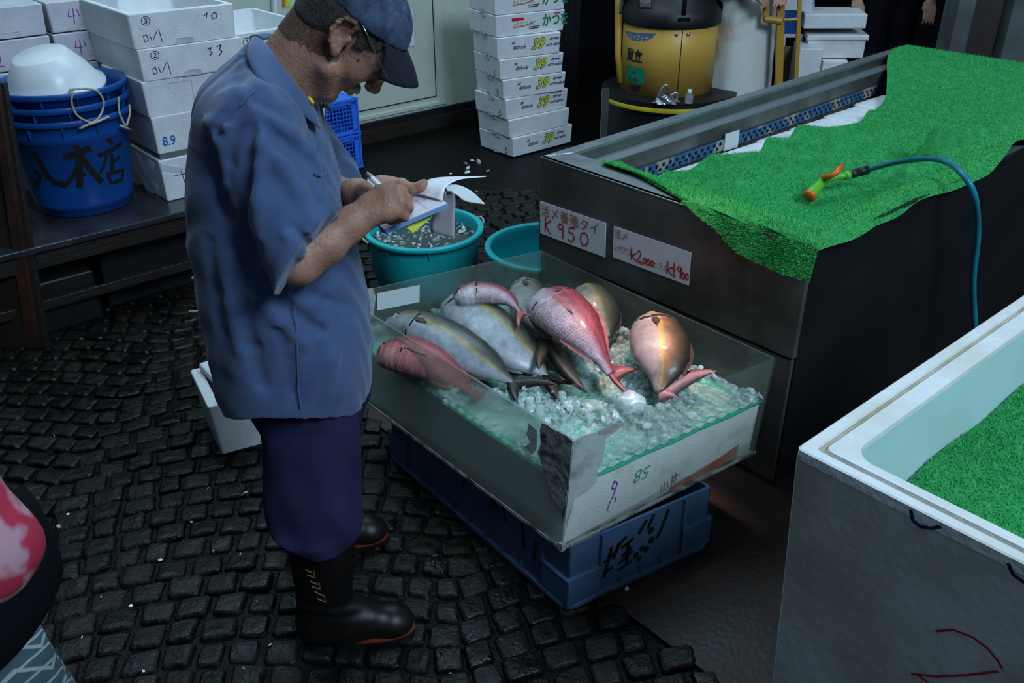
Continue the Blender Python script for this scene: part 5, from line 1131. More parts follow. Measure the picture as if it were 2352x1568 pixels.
mb = MB(); a, b = D(1392, 205, 5.2), D(1392, 330, 5.35); b.x, b.y = a.x, a.y; mb.hexa([b+Vector((-.02, 0, -.2)), b+Vector((.02, 0, -.2)), b+Vector((.02, .03, -.2)), b+Vector((-.02, .03, -.2))], [a+Vector((-.02, 0, 0)), a+Vector((.02, 0, 0)), a+Vector((.02, .03, 0)), a+Vector((-.02, .03, 0))]); mb.build('bumper_post', ['steel'], tk2)
# carrier bag and bottle on the bumper
pb = D(1532, 214, 5.32); pb.z = .401
mb = MB()
def bagf(a, b):
    an = a*2*math.pi; r = .055*(1-.5*b)*(1+.25*math.sin(an*5+b*9)); return (pb.x+r*1.3*math.cos(an), pb.y+r*.6*math.sin(an), pb.z+.055*b+.012*math.sin(an*3)*b)
mb.grid(bagf, 40, 8)
mb.tube(bez([pb+Vector((-.05, 0, .03)), pb+Vector((-.035, 0, .08)), pb+Vector((-.01, 0, .105)), pb+Vector((.002, 0, .09)), pb+Vector((-.01, 0, .05))], 16), .006, 6)
mb.tube(bez([pb+Vector((.02, 0, .04)), pb+Vector((.055, 0, .06)), pb+Vector((.062, 0, .02))], 8), .008, 6)
tag(mb.build('carrier_bag', ['silver_bag'], smooth=True), 'crumpled grey carrier bag standing on the truck bumper', 'bag')
pt = D(1584, 214, 5.32); pt.z = .401; bo = empty('bottle', pt, 'small clear plastic bottle with white cap on the truck bumper', 'bottle')
mb = MB(); mb.lathe(pt, [(0, 0), (.022, 0), (.024, .006), (.024, .045), (.011, .062), (.010, .066)], 20); mb.build('bottle_body', ['clear'], bo, smooth=True)
mb = MB(); mb.lathe(pt, [(.013, .062), (.013, .080), (0, .081)], 18); mb.build('cap', ['white_pl'], bo, smooth=True)
# ------------------------------------------------------------------ boxes, trolley and pillar beyond the counter
tl = empty('trolley_frame', atY(1790, 180, 5.6), 'ochre steel trolley frame standing beside the white apron', 'trolley')
def post(px0, py0, px1, py1, Y, w, m='yellow'):
    a, b = atY(px0, py0, Y), atY(px1, py1, Y); mb = MB(); mb.hexa([(b.x-w, Y, b.z), (b.x+w, Y, b.z), (b.x+w, Y+w*1.5, b.z), (b.x-w, Y+w*1.5, b.z)], [(a.x-w, Y, a.z), (a.x+w, Y, a.z), (a.x+w, Y+w*1.5, a.z), (a.x-w, Y+w*1.5, a.z)]); return mb
post(1796, -40, 1784, 420, 5.6, .022).build('upright', ['yellow_dk'], tl, bevel=.002)
post(1840, -40, 1818, 420, 5.6, .012).build('upright', ['yellow_dk'], tl, bevel=.002)
post(1760, -40, 1760, 50, 5.6, .016).build('upright', ['yellow_dk'], tl, bevel=.002)
mb = MB(); a, b = atY(1800, 46, 5.6), atY(1830, 44, 5.6); mb.tube([a, b], .009, 8); a, b = atY(1755, 44, 5.6), atY(1795, 48, 5.6); mb.tube([a, b], .02, 8); mb.build('rung', ['yellow_dk'], tl)
def bgbox(name, px0, py0, px1, py1, Y, dep, m, lab, cat, grp=None, lid=False):
    a, b = atY(px0, py1, Y), atY(px1, py1, Y); z1 = atY(px0, py0, Y).z; c = Vector(((a.x+b.x)/2, Y, a.z)); root = empty(name, c, lab, cat, grp); mb = MB(); e = Vector((.12*dep, dep, 0)); u_ = Vector((0, 0, z1-a.z)); mb.hexa([a, b, b+e, a+e], [a+u_, b+u_, b+e+u_, a+e+u_]); mb.build('box_body', [m], root, bevel=.006)
    if lid: mb = MB(); o_ = Vector((-.012, -.012, 0)); p_ = Vector((.012, -.012, 0)); h_ = Vector((0, 0, .03)); mb.hexa([a+u_+o_, b+u_+p_, b+u_+e+Vector((.012, .012, 0)), a+u_+e+Vector((-.012, .012, 0))], [a+u_+o_+h_, b+u_+p_+h_, b+u_+e+Vector((.012, .012, 0))+h_, a+u_+e+Vector((-.012, .012, 0))+h_]); mb.build('lid', [m], root, bevel=.005)
    return root
bgbox('foam_box', 1845, 33, 1988, 66, 6.0, .30, 'foam', 'uppermost foam box of the stack beyond the counter rim', 'foam box', 'foam boxes beyond the counter')
bgbox('foam_box', 1850, 92, 1982, 134, 6.0, .30, 'foam', 'lidded foam box second in the stack beyond the counter rim', 'foam box', 'foam boxes beyond the counter', lid=True)
bgbox('foam_box', 1846, 140, 1900, 420, 5.95, .30, 'foam_dirty', 'tall foam box at the foot of the stack beyond the counter rim', 'foam box', 'foam boxes beyond the counter')
bgbox('cardboard_box', 1900, 137, 1990, 420, 6.05, .30, 'wood_dark', 'dark carton supporting the right foam boxes beyond the counter', 'carton')
bgbox('foam_box', 1792, 112, 1842, 420, 5.85, .25, 'foam', 'white foam box seen between the ochre trolley uprights', 'foam box', 'foam boxes beyond the counter')
bgbox('storage_box', 1757, 30, 1838, 78, 6.1, .25, 'bluep', 'blue box high behind the ochre trolley frame', 'box')
bgbox('carton', 1757, 84, 1786, 420, 6.1, .2, 'cardboard', 'brown carton between the white apron and the trolley', 'carton')
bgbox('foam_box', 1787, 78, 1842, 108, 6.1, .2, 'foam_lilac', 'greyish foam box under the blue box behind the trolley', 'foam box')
mb = MB(); c = atY(1812, 10, 6.15)
mb.grid(lambda a, b: (c.x+(.17*(1-.25*b))*math.cos(a*6.283)*(1+.06*math.sin(a*31)), c.y+.10*math.sin(a*6.283), c.z-.03+.25*b+.01*math.sin(a*19+b*7)), 40, 8); tag(mb.build('sack', ['white_pl'], smooth=True), 'full white plastic sack on the blue box behind the trolley', 'sack')
# ------------------------------------------------------------------ small foam box on the cobbles behind the man
a = G(500, 1055, 0); e1 = (G(640, 1018, 0)-a).normalized(); e2 = (G(435, 987, 0)-a).normalized(); e2 = Vector((-e1.y, e1.x, 0))*.85+e2*.15
T = frame(a+Vector((0, 0, .004)), e1, e2)
r_, f_ = foam_box(T, .36, .265, .195, 'small foam box of ice on the cobbles behind the man, marked 104', 'foam', opened=True, notch=False, wall=.035, group=None, taper=.018)
fs2 = lambda x, y, hh=0: T(.018*(1-y/.195)-hh, .265-x, y); mb = MB(); strokes(mb, [[(.105, .12), (.11, .10)], [(.135, .115), (.125, .10), (.14, .085), (.15, .10), (.135, .115)], [(.155, .07), (.156, .068)], [(.175, .10), (.165, .075), (.195, .06)], [(.195, .085), (.175, .05)]], .004, fs2); mb.build('lettering', ['ink_black'], r_)
mb = MB(T); mb.box(.16, .36, -.003, .0, .12, .128); mb.build('side_step', ['foam_lilac'], r_)
mb = MB()
for k in range(260): shard(mb, T(random.uniform(.045, .31), random.uniform(.045, .22), .14+random.random()*.02), random.uniform(.007, .013), random.choice([0, 1, 2]))
tag(mb.build('crushed_ice', ICE), 'crushed ice inside the small foam box on the cobbles', 'ice', None, 'stuff')
ld = empty('lid', Vector(T(.2, .14, .2)), None, None); ld.parent = r_; ld.location = WL[ld.name]-WL[r_.name]
mb = MB(); q0 = Vector(T(.075, .30, .205)); la = (Vector(T(.30, .02, .190))-Vector(T(.10, .30, .205))).normalized(); la = (G(600, 935, .2)-G(462, 842, .2)).normalized(); 
la = (G(540, 937, .2)-G(458, 848, .2)).normalized(); lb = Vector((-la.y, la.x, 0)); o_ = G(458, 850, .2); TLd = lambda x, y, z=0: tuple(o_+la*x+lb*y+Vector((0, 0, z-.0)))
mb = MB(TLd); mb.box(0, .255, 0, .22, 0.0, .028); mb.build('lid_slab', ['foam'], ld, bevel=.008)
mb = MB(TLd); mb.box(.135, .20, -.0015, .12, .0, .0292); mb.build('printed_band', ['ink_blue'], ld)
mb = MB(); text(mb, 'ちちぶ', .14, .010, .04, lambda x, y, h=0: TLd(x, y, .0300), sx=.6); mb.build('lettering', ['label_w'], ld)
# scraps of ice on the cobbles
mb = MB(); random.seed(3)
for (px, py) in [(490, 1265), (552, 1273), (135, 1208), (156, 1180), (188, 1463), (440, 1198), (124, 1000), (232, 1370), (368, 1285), (1075, 385), (1073, 395), (1085, 368), (1100, 372), (1070, 375), (1120, 392), (1035, 398), (1095, 440), (1440, 1352), (1700, 1000), (1350, 1300), (620, 1480), (1035, 1545), (560, 1535), (478, 1122), (565, 1130), (590, 1380), (330, 1540), (300, 1390), (70, 1410)]:
    p = G(px, py, .008); shard(mb, p, random.uniform(.004, .008) if py > 800 else random.uniform(.01, .02), 2, .5)
tag(mb.build('ice_scraps', ICE), 'stray crumbs of ice scattered over the cobbles', 'ice', None, 'stuff')
# ------------------------------------------------------------------ the man writing
def P3(v): return np.array([float(x) for x in v])
O_ = np.array([-.31, 1.823, 1.437]); pit = R(58)
Fh = np.array([math.cos(pit), 0, -math.sin(pit)]); Uh = np.array([math.sin(pit), 0, math.cos(pit)]); Sh = np.array([0, 1., 0])
yaw = R(5)                                                # face turned a touch away
Fh2 = Fh*math.cos(yaw)+Sh*math.sin(yaw); Sh2 = Sh*math.cos(yaw)-Fh*math.sin(yaw); Fh, Sh = Fh2, Sh2
HR = np.stack([Fh, Sh, Uh])
def hd(f, s, u): return O_+Fh*f+Sh*s+Uh*u
man = empty('person', (-.46, 1.82, 0), 'man in a blue shirt and cap writing on a notepad beside the fish tray', 'person')
B = SDF()
HB = []     # head primitives reused for hair
def he(f, s, u, rf, rs, ru, k=.02, sub=False): B.ell(hd(f, s, u), (rf, rs, ru), HR, k, sub)
he(-.004, 0, .036, .0935, .075, .074); he(.035, 0, -.012, .066, .063, .080, .03); he(.036, 0, -.076, .050, .050, .038, .03); he(.078, 0, -.114, .020, .025, .017, .024)
he(.056, 0, .046, .032, .056, .034, .02); he(.086, 0, .020, .016, .046, .011, .012)
for s in (-1, 1):
    he(.058, s*.042, -.030, .026, .020, .026, .02); he(.096, s*.032, .002, .014, .019, .012, .012, True); he(.074, s*.031, .001, .015, .015, .013, .006)
    B.cap(hd(.030, s*.056, -.070), hd(.066, s*.030, -.108), .020, .016, .02)
B.chain([hd(.093, 0, .014), hd(.108, 0, -.010), hd(.120, 0, -.032)], [.008, .009, .0125], .010)
for s in (-1, 1): he(.110, s*.012, -.038, .010, .008, .008, .006); B.cap(hd(.112, s*.007, -.048), hd(.106, s*.008, -.040), .0035, .004, .003, sub=True)
B.chain([hd(.090, -.024, -.068), hd(.102, -.010, -.063), hd(.104, 0, -.064), hd(.102, .010, -.063), hd(.090, .024, -.068)], [.005, .0065, .0065, .0065, .005], .006)
B.chain([hd(.088, -.022, -.075), hd(.099, 0, -.078), hd(.088, .022, -.075)], [.005, .0075, .005], .006)
for a, b in (((.100, -.024), (.109, 0)), ((.109, 0), (.100, .024))): B.cap(hd(a[0], a[1], -.0705), hd(b[0], b[1], -.0705), .0022, .0022, .003, sub=True)
he(.100, 0, -.092, .008, .020, .005, .008, True)
B.cap(hd(.070, -.040, -.030), hd(.088, -.030, -.062), .002, .002, .006, sub=True)      # cheek fold
# ears
for s in (-1, 1):
    eq = lambda f, s_, u: hd(-.004+(f*.91-u*.42)*.96, s_, .0+(f*.42+u*.91)*1.02)
    ER_ = np.stack([Fh*.91+Uh*.42, Sh, Uh*.91-Fh*.42])
    B.ell(eq(-.008, s*.080, -.002), (.017, .006, .034), ER_, .008)
    hx = [(.006, .082, .012), (.010, .086, .024), (.002, .090, .034), (-.012, .092, .033), (-.024, .092, .020), (-.027, .090, .002), (-.020, .086, -.018), (-.008, .083, -.030)]
    B.chain([eq(a, s*b, c) for a, b, c in hx], [.0045]*8, .004); B.ell(eq(-.002, s*.081, -.033), (.009, .006, .012), ER_, .006)
    B.ell(eq(-.004, s*.088, .000), (.0085, .007, .014), ER_, .004, True); B.cap(eq(-.010, s*.092, .014), eq(-.012, s*.092, .026), .0045, .0045, .004, sub=True)
    B.cap(hd(.004, s*.080, -.004), hd(.005, s*.081, .004), .005, .005, .004)
# neck and torso
NB = np.array([-.487, 1.828, 1.305])
B.cap(hd(-.045, 0, -.005), NB, .058, .062, .035); B.cap(hd(-.01, 0, -.045), NB+np.array([.035, 0, .0]), .045, .050, .03); B.cap(hd(-.03, -.040, -.01), NB+np.array([.05, -.02, -.01]), .018, .018, .02); B.cap(hd(.01, 0, -.065), NB+np.array([.06, 0, .01]), .020, .024, .03)
TT = [(.71, -.505, 1.83, .110, .130), (.80, -.505, 1.83, .135, .145), (1.0, -.515, 1.83, .125, .140), (1.15, -.515, 1.83, .120, .150), (1.27, -.51, 1.83, .085, .140), (1.33, -.50, 1.83, .05, .09)]
B.lft(TT, .05, 2.2)
# right arm (towards the camera)
SR, ER, WR = P3(atY(585, 262, 1.69)), P3(atY(684, 602, 1.625)), P3(D(850, 482, 1.797))
B.chain([SR, ER], [.052, .043], .04, .06); B.chain([ER, ER+(WR-ER)*.35, ER+(WR-ER)*.75, WR], [.043, .041, .031, .0255], .02)
def dd(*p): return P3(D(*p))
KN = [dd(897, 430, 1.806), dd(912, 443, 1.790), dd(919, 463, 1.784), dd(912, 486, 1.788)]
PI = [dd(925, 436, 1.822), dd(935, 455, 1.806), dd(939, 476, 1.803), dd(929, 497, 1.803)]
DI = [dd(937, 462, 1.836), dd(928, 477, 1.830), dd(924, 491, 1.826), dd(911, 505, 1.820)]
TI = [dd(941, 484, 1.850), dd(914, 489, 1.843), dd(908, 499, 1.838), dd(896, 509, 1.829)]
for i, (a, b, c, d) in enumerate(zip(KN, PI, DI, TI)):
    w0 = WR+(KN[3]-KN[0])*(i-1.5)*.16
    B.chain([w0, w0.copy()*.35+a*.65, a], [.0175, .0150, .0112], .012, .02)
    B.chain([a, b, c, d], [.0108, .0098, .0086, .0074], .0035, .006)
B.chain([WR+np.array([.005, .012, .012]), dd(873, 440, 1.822), dd(897, 436, 1.846), dd(922, 455, 1.858), dd(934, 474, 1.862)], [.016, .0135, .011, .0102, .008], .006, .015)
# left arm (far side) holding the pad from beneath, thumb on top
NL, NR, FR = P3(D(884, 528, 1.838)), P3(D(1028, 467, 1.846)), P3(D(974, 430, 1.935)); FL = NL+(FR-NR)
pn = np.cross(NR-NL, FL-NL); pn /= np.linalg.norm(pn)
if pn[2] < 0: pn = -pn
SL, EL, WL_ = np.array([-.54, 1.985, 1.27]), np.array([-.47, 2.03, 1.03]), dd(852, 446, 1.905)
B.chain([SL, EL], [.050, .042], .04, .06); B.chain([EL, EL+(WL_-EL)*.4, EL+(WL_-EL)*.8, WL_], [.042, .039, .029, .0255], .02)
def pad(a, b, h): return NL+(NR-NL)*a+(FL-NL)*b+pn*h
LK = [pad(.30, 1.12, -.002), pad(.30, .92, -.022), pad(.22, .74, -.026), pad(.14, .58, -.028)]
B.chain([WL_, dd(878, 428, 1.915), dd(900, 424, 1.918)], [.022, .0215, .017], .012, .02)
B.chain([dd(898, 428, 1.912), dd(922, 424, 1.905), dd(948, 434, 1.902), dd(966, 428, 1.900), dd(974, 420, 1.898)], [.0150, .0135, .0110, .0108, .0085], .006, .012)
for i, k_ in enumerate(LK):
    B.chain([WL_*.8+k_*.2, k_], [.018, .0125], .012, .02)
    q = pad(.42-.03*i, 1.05-.2*i, -.024); r2 = pad(.58-.04*i, .95-.2*i, -.026); r3 = pad(.72-.05*i, .88-.19*i, -.022)
    B.chain([k_, q, r2, r3], [.0105, .0098, .0088, .0075], .0035, .006)
# hips, legs and feet (inside the clothes)
for y, tx, ty in ((1.715, -.44, 1.655), (1.945, -.545, 1.985)):
    yk = y+(.028 if y < 1.8 else -.028); B.cap((-.490, yk, .70), (-.465, yk-.02, .42), .062, .050, .05); B.cap((-.465, yk-.02, .42), (tx-.01, ty, .09), .048, .036, .03); B.cap((tx-.01, ty, .05), (tx+.13, ty+.01, .045), .032, .028, .02)
pos, qd = B.mesh(.0030, (-.75, 1.52, -.02), (-.08, 2.16, 1.60))
body = sdf_obj('body', pos, qd, ['skin'], man, relax=1)
# ---- shirt
S = SDF()
prof = [(.600, -.668, -.338), (.66, -.680, -.330), (.74, -.686, -.325), (.84, -.686, -.327), (.94, -.684, -.338), (1.02, -.684, -.352), (1.11, -.672, -.366), (1.18, -.658, -.378), (1.24, -.640, -.388), (1.29, -.610, -.402), (1.33, -.580, -.425), (1.37, -.548, -.455), (1.395, -.525, -.475)]
ryt = {.600: .206, .66: .205, .74: .200, .84: .200, .94: .197, 1.02: .195, 1.11: .192, 1.18: .190, 1.24: .186, 1.29: .172, 1.33: .130, 1.37: .085, 1.395: .06}
S.lft([(z, (a+b)/2, 1.83, (b-a)/2, ryt[z]) for z, a, b in prof], .02, 2.25)
hem = lambda P, v: np.maximum(v, (.668-.066*np.minimum(1.2, ((P[:, 0]+.50)/.17)**2)-P[:, 2]))
S.ell((-.515, 1.83, 1.285), (.105, .195, .085), None, .04)
cR, aR = P3(atY(703, 583, 1.605)), P3(atY(590, 285, 1.675))
exv, eyv = np.array([1., 0, 0]), np.array([0, sn_, cs_])
nR = exv*.79-eyv*.61; nR /= np.linalg.norm(nR)
S.cap(aR, cR+(cR-aR)*.35, .078, .083, .045, clip=(cR, nR))
cL, aL = np.array([-.43, 2.04, 1.06]), np.array([-.53, 1.985, 1.26]); S.cap(aL, cL, .075, .078, .045)
# creases: picture polylines dropped onto the cloth
def fold(pts, amp, w):
    q = [S.march(x, y, 1.2, 2.6) for x, y in pts]; return [(a, b, amp, w) for a, b in zip(q[:-1], q[1:]) if a is not None and b is not None]
FO = []
FO += fold([(551, 245), (520, 268), (498, 300)], -.010, .009) + fold([(551, 245), (540, 300), (528, 370)], -.012, .014)
FO += fold([(575, 300), (566, 360), (560, 440), (562, 520), (575, 600)], -.016, .016) + fold([(600, 300), (592, 380), (590, 460), (598, 540)], .008, .016)
FO += fold([(486, 345), (500, 400), (520, 480), (545, 560), (570, 640)], -.016, .018) + fold([(500, 330), (525, 420), (550, 520)], .008, .014)
FO += fold([(612, 290), (640, 322), (680, 350), (722, 382)], -.009, .012) + fold([(628, 280), (670, 305), (712, 345), (728, 375)], .007, .013)
FO += fold([(605, 330), (650, 380), (690, 440), (720, 500)], .008, .016) + fold([(640, 340), (690, 400), (735, 470)], -.006, .010)
FO += fold([(675, 522), (700, 552), (725, 585)], -.008, .008) + fold([(655, 540), (690, 580), (705, 610)], .006, .010)
FO += fold([(600, 640), (640, 690), (690, 730), (740, 760)], -.009, .012) + fold([(585, 680), (640, 740), (700, 790)], .006, .014)
FO += fold([(660, 660), (720, 680), (790, 700)], -.007, .011) + fold([(545, 640), (560, 720), (580, 800), (600, 880)], -.010, .016) + fold([(520, 600), (530, 700), (548, 800)], .006, .018)
FO += fold([(640, 760), (660, 830), (670, 900)], -.005, .012) + fold([(740, 740), (760, 820), (770, 900)], .005, .02) + fold([(480, 560), (492, 660), (510, 760)], -.006, .016)
FO += fold([(700, 300), (735, 350), (752, 420)], -.007, .010) + fold([(560, 150), (600, 200), (650, 240)], .004, .012) + fold([(540, 180), (580, 230), (640, 262)], -.004, .009) + fold([(470, 280), (520, 290), (560, 285)], .005, .012)
FO = [f for f in FO]
def crease(P, v):
    near = np.abs(v) < .06
    if not near.any(): return hem(P, v)
    v = v.copy(); Q = P[near]; d = np.zeros(len(Q)); c = P.mean(0)
    for a, b, amp, w in FO:
        if np.linalg.norm((a+b)/2-c) > .16+np.linalg.norm(b-a)/2: continue
        ba = b-a; h = np.clip((Q-a)@ba/(ba@ba), 0, 1); r = np.linalg.norm(Q-a-h[:, None]*ba, axis=1); d -= amp*np.exp(-(r/w)**2)*(1)
    x, y, z = Q.T; d += .0022*np.sin(38*x+17*z+4*np.sin(19*y+11*z))*np.sin(9*z+14*y)+.0012*np.sin(95*x-60*z+7*np.sin(23*y))
    v[near] += d*1.25; return hem(P, v)
sp_, sq_ = S.mesh(.0034, (-.78, 1.50, .58), (-.18, 2.16, 1.46), crease)
shirt = sdf_obj('shirt', sp_, sq_, ['shirt'], man, relax=1); shirt['label'] = 'faded blue short-sleeved work shirt'
# collar, placket, pocket, seams
def strip3(name, up, lo, m, parent, n=24, th=.003):
    a, b = bez([Vector(p) for p in up], n), bez([Vector(p) for p in lo], n); mb = MB(); k = min(len(a), len(b))
    R_ = 5
    for i in range(k):
        for j in range(R_+1): mb.v.append(tuple(a[i].lerp(b[i], j/R_)+Vector((0, 0, .006*math.sin(math.pi*j/R_)))))
    for i in range(k-1):
        for j in range(R_): o = i*(R_+1)+j; mb.f.append((o, o+1, o+R_+2, o+R_+1)); mb.m.append(0)
    return mb.build(name, [m], parent, smooth=True, solid=th)
cu = [(603, 92, 1.83), (622, 112, 1.785), (655, 158, 1.760), (690, 203, 1.762), (716, 236, 1.785), (729, 264, 1.805)]
cl = [(574, 88, 1.83), (566, 122, 1.755), (592, 178, 1.700), (645, 226, 1.690), (700, 266, 1.725), (737, 294, 1.775)]
up = [atY(*p) for p in cu]; lo = [atY(*p) for p in cl]
strip3('collar', up, lo, 'shirt', shirt); mir = lambda L: [Vector((p.x, 3.66-p.y, p.z)) for p in L]
strip3('collar', mir(up), mir(lo), 'shirt', shirt)
def on(px, py, off=.0015, SD=None):
    q = (SD or S).march(px, py, 1.2, 2.6)
    return None if q is None else Vector(q)-Vector(ray(px, py)).normalized()*off
def seam(name, pts, r, m='shirt', parent=None):
    q = [on(x, y, .0012) for x, y in pts]; q = [p for p in q if p is not None]
    if len(q) > 1: mb = MB(); mb.tube(bez(q, 30), r, 6); return mb.build(name, [m], parent or shirt, smooth=True)
seam('side_seam', [(676, 700), (682, 790), (684, 870), (690, 938)], .0016)
seam('pocket_edge', [(722, 398), (736, 404), (748, 396), (753, 384)], .0018)
seam('yoke_seam', [(551, 243), (590, 205), (640, 190), (690, 230)], .0012)
yt = on(716, 226, .004)
mb = MB(); mb.tube([atY(708, 224, 1.78), atY(714, 230, 1.775), atY(719, 238, 1.775)], .004, 8); mb.build('neck_cord', ['yellow_tape'], man, smooth=True)
# ---- trousers
T_r = SDF()
for y, sx, zb, dx in ((1.715, 1, .300, 0), (1.945, 1, .28, -.01)):
    yb = y-.052 if y < 1.8 else y+.03
    T_r.lft([(zb, -.455+dx*5, yb, .100, .092), (zb+.05, -.462+dx*5, yb, .110, .100), (.42, -.462+dx*4, y-.030 if y < 1.8 else y, .108, .100), (.52, -.46+dx, y, .112, .092), (.60, -.462, y+(.018 if y < 1.8 else -.018), .112, .080), (.66, -.49, y+(.02 if y < 1.8 else -.02), .118, .074), (.72, -.50, y+(.02 if y < 1.8 else -.02), .118, .074)], .03, 2.3)
T_r.lft([(.60, -.50, 1.83, .12, .15), (.80, -.505, 1.83, .12, .15)], .03, 2.3)
def tcrease(P, v):
    x, y, z = P.T; k = np.clip((.62-z)/.3, 0, 1)
    cutz = np.interp(x, [-.60, -.555, -.50, -.45, -.40, -.35], [.385, .375, .345, .312, .325, .345])+.008*np.sin(y*50); v2 = v+.005*np.sin(34*z+12*x+3*np.sin(20*y))*k+.003*np.sin(70*x+30*z)*k+.006*np.sin(40*x+9*y)*np.clip((.45-z)/.2, 0, 1)
    return np.maximum(v2, np.where(y < 1.85, (cutz-z)*.8, v2))
tp_, tq_ = T_r.mesh(.0048, (-.70, 1.54, .24), (-.26, 2.12, .82), tcrease); tro = sdf_obj('trousers', tp_, tq_, ['trouser'], man); tro['label'] = 'navy cotton trousers bunched over the boots'
# ---- boots
for nm, (x, y, ang) in (('near', (-.452, 1.648, R(4))), ('far', (-.560, 1.985, R(6)))):
    K = SDF(); ca, sa = math.cos(ang), math.sin(ang)
    def L(f, s, z): return np.array([x+f*ca-s*sa, y+f*sa+s*ca, z])
    K.lft([(.03, x-.005, y, .068, .040), (.10, x-.008, y, .070, .046), (.16, x-.004, y, .068, .050), (.25, x+.002, y, .078, .058), (.40, x+.004, y, .083, .064)], .02, 2.2)
    K.cap(L(-.03, 0, .045), L(.06, 0, .050), .045, .046, .04); K.cap(L(.05, 0, .050), L(.145, .004, .040), .046, .040, .03); K.ell(L(.155, .006, .038), (.052, .046, .034), None, .03); K.cap(L(.02, 0, .10), L(.09, 0, .065), .040, .036, .03)
    def bcut(P, v, x=x, y=y):
        xx, yy, zz = P.T; v = np.maximum(v, .018-zz); k = np.clip(1-np.abs(zz-.13)/.05, 0, 1)
        return v+.0022*np.sin(zz*190+xx*30)*k
    bp_, bq_ = K.mesh(.0042, (x-.16, y-.12, -.01), (x+.27, y+.13, .42), bcut); bt = sdf_obj('boot', bp_, bq_, ['boot'], man)
    def outline(g, n=36):
        out = []
        for k in range(n):
            a = 2*math.pi*k/n; f = math.cos(a); s = math.sin(a); ff = .062+.142*f; ww = (.044+.006*math.cos(a-0)*1)*(1-.10*math.exp(-((ff-.05)/.04)**2)); q = L(ff*1.0+g*f, (ww+g)*math.copysign(abs(s)**.8, s), 0); out.append((q[0], q[1]))
        return out
    mb = MB(); o1 = outline(.003); mb.loft([[(a, b, .001) for a, b in outline(0)], [(a, b, .016+.006*max(0, (a-x)*5-.4)) for a, b in o1]]); mb.build('boot_sole', ['black'], bt)
    mb = MB(); mb.loft([[(a, b, .0165+.006*max(0, (a-x)*5-.4)) for a, b in outline(.0045)], [(a, b, .0205+.006*max(0, (a-x)*5-.4)) for a, b in outline(.0045)]]); mb.build('welt', ['sole_line'], bt)
    if nm == 'near':
        mb = MB()
        def bs(px, py): q = K.march(px, py, 1.2, 2.8); return None if q is None else Vector(q)-Vector(ray(px, py))*.0012
        for ln_ in [[(702, 1308), (716, 1314)], [(706, 1320), (724, 1326), (720, 1312)], [(712, 1334), (730, 1342)], [(716, 1346), (736, 1352), (732, 1338)], [(722, 1358), (742, 1368)], [(728, 1374), (748, 1382), (744, 1368)]]:
            q = [bs(*p) for p in ln_]
            if all(p is not None for p in q): mb.tube(q, .0022, 5)
        if mb.v: mb.build('boot_lettering', ['bootprint'], bt)
# ---- hair, cap, spectacles
HRS = SDF(); HRS.ell(hd(-.008, 0, .034), (.0985, .0790, .079), HR, .01); HRS.ell(hd(-.05, 0, -.01), (.055, .062, .065), HR, .03)
for s in (-1, 1): HRS.cap(hd(.030, s*.0665, .02), hd(.026, s*.066, -.010), .012, .009, .01)
rimn = np.array([-.036, 0, .124]); rimn /= np.linalg.norm(rimn)       # (f,s,u)
def hcut(P, v):
    q = (P-O_)@HR.T; f, s, u = q.T; rim = (q-np.array([-.054, 0, .023]))@rimn
    v = np.maximum(B.ev(P)-.0042, v-.006); v = np.maximum(v, rim-.004); fr = f-(.026+.85*(u-.0)+.005*np.sin(u*260)); v = np.maximum(v, fr*.8)
    e = np.hypot(f+.006, u-.0)-.024; v = np.maximum(v, np.where(np.abs(s) > .045, -e, v))
    low = -(u+.062)+.45*(f+.03); v = np.maximum(v, low*.8+.002*np.sin(f*300))
    return v+.0009*np.sin(f*700)*np.sin(u*640+s*400)
hp1, hq1 = HRS.mesh(.0028, (-.50, 1.70, 1.30), (-.12, 1.95, 1.62), hcut); hair = sdf_obj('hair', hp1, hq1, ['hair'], man); hair['label'] = 'short greying black hair'
STB = SDF(); STB.ell(hd(-.008, 0, .034), (.0960, .0772, .0765), HR, .01); STB.ell(hd(-.05, 0, -.015), (.056, .0605, .070), HR, .03); STB.cap(hd(-.045, 0, -.005), NB, .0595, .0635, .035)
def scut(P, v):
    q = (P-O_)@HR.T; f, s, u = q.T; rim = (q-np.array([-.054, 0, .023]))@rimn; v = np.maximum(B.ev(P)-.0016, v-.02); v = np.maximum(v, rim-.004); v = np.maximum(v, f-(.022+.012*np.sin(u*90)))
    e = np.hypot(f+.008, u-.0)-.026; v = np.maximum(v, np.where(np.abs(s) > .045, -e, v)); nzz = .006*np.sin(f*310+s*150)*np.sin(u*280+s*240)
    return np.maximum(v, (-(u+.078)+.65*(f+.02)+nzz)*.8)
h3, h4 = STB.mesh(.0028, (-.52, 1.70, 1.28), (-.12, 1.95, 1.62), scut)
ms = mat('stubble', (.018, .014, .011), (.06, .04, .03), 300, .8); nt_ = ms.node_tree; n_ = nt_.nodes.new('ShaderNodeTexNoise'); n_.inputs['Scale'].default_value = 420; n_.inputs['Detail'].default_value = 3; r_n = nt_.nodes.new('ShaderNodeMapRange'); r_n.inputs[1].default_value = .42; r_n.inputs[2].default_value = .58; r_n.inputs[3].default_value = .12; r_n.inputs[4].default_value = .75
t_n = nt_.nodes.new('ShaderNodeTexCoord'); nt_.links.new(t_n.outputs['Object'], n_.inputs['Vector']); nt_.links.new(n_.outputs['Fac'], r_n.inputs[0]); nt_.links.new(r_n.outputs[0], nt_.nodes['Principled BSDF'].inputs['Alpha']); M['stubble'] = ms
stb = sdf_obj('nape_hair', h3, h4, ['stubble'], man); stb['label'] = 'clipped hair thinning down the nape'
CPS = SDF(); CPS.ell(hd(-.007, 0, .047), (.1035, .0865, .074), HR, .01)
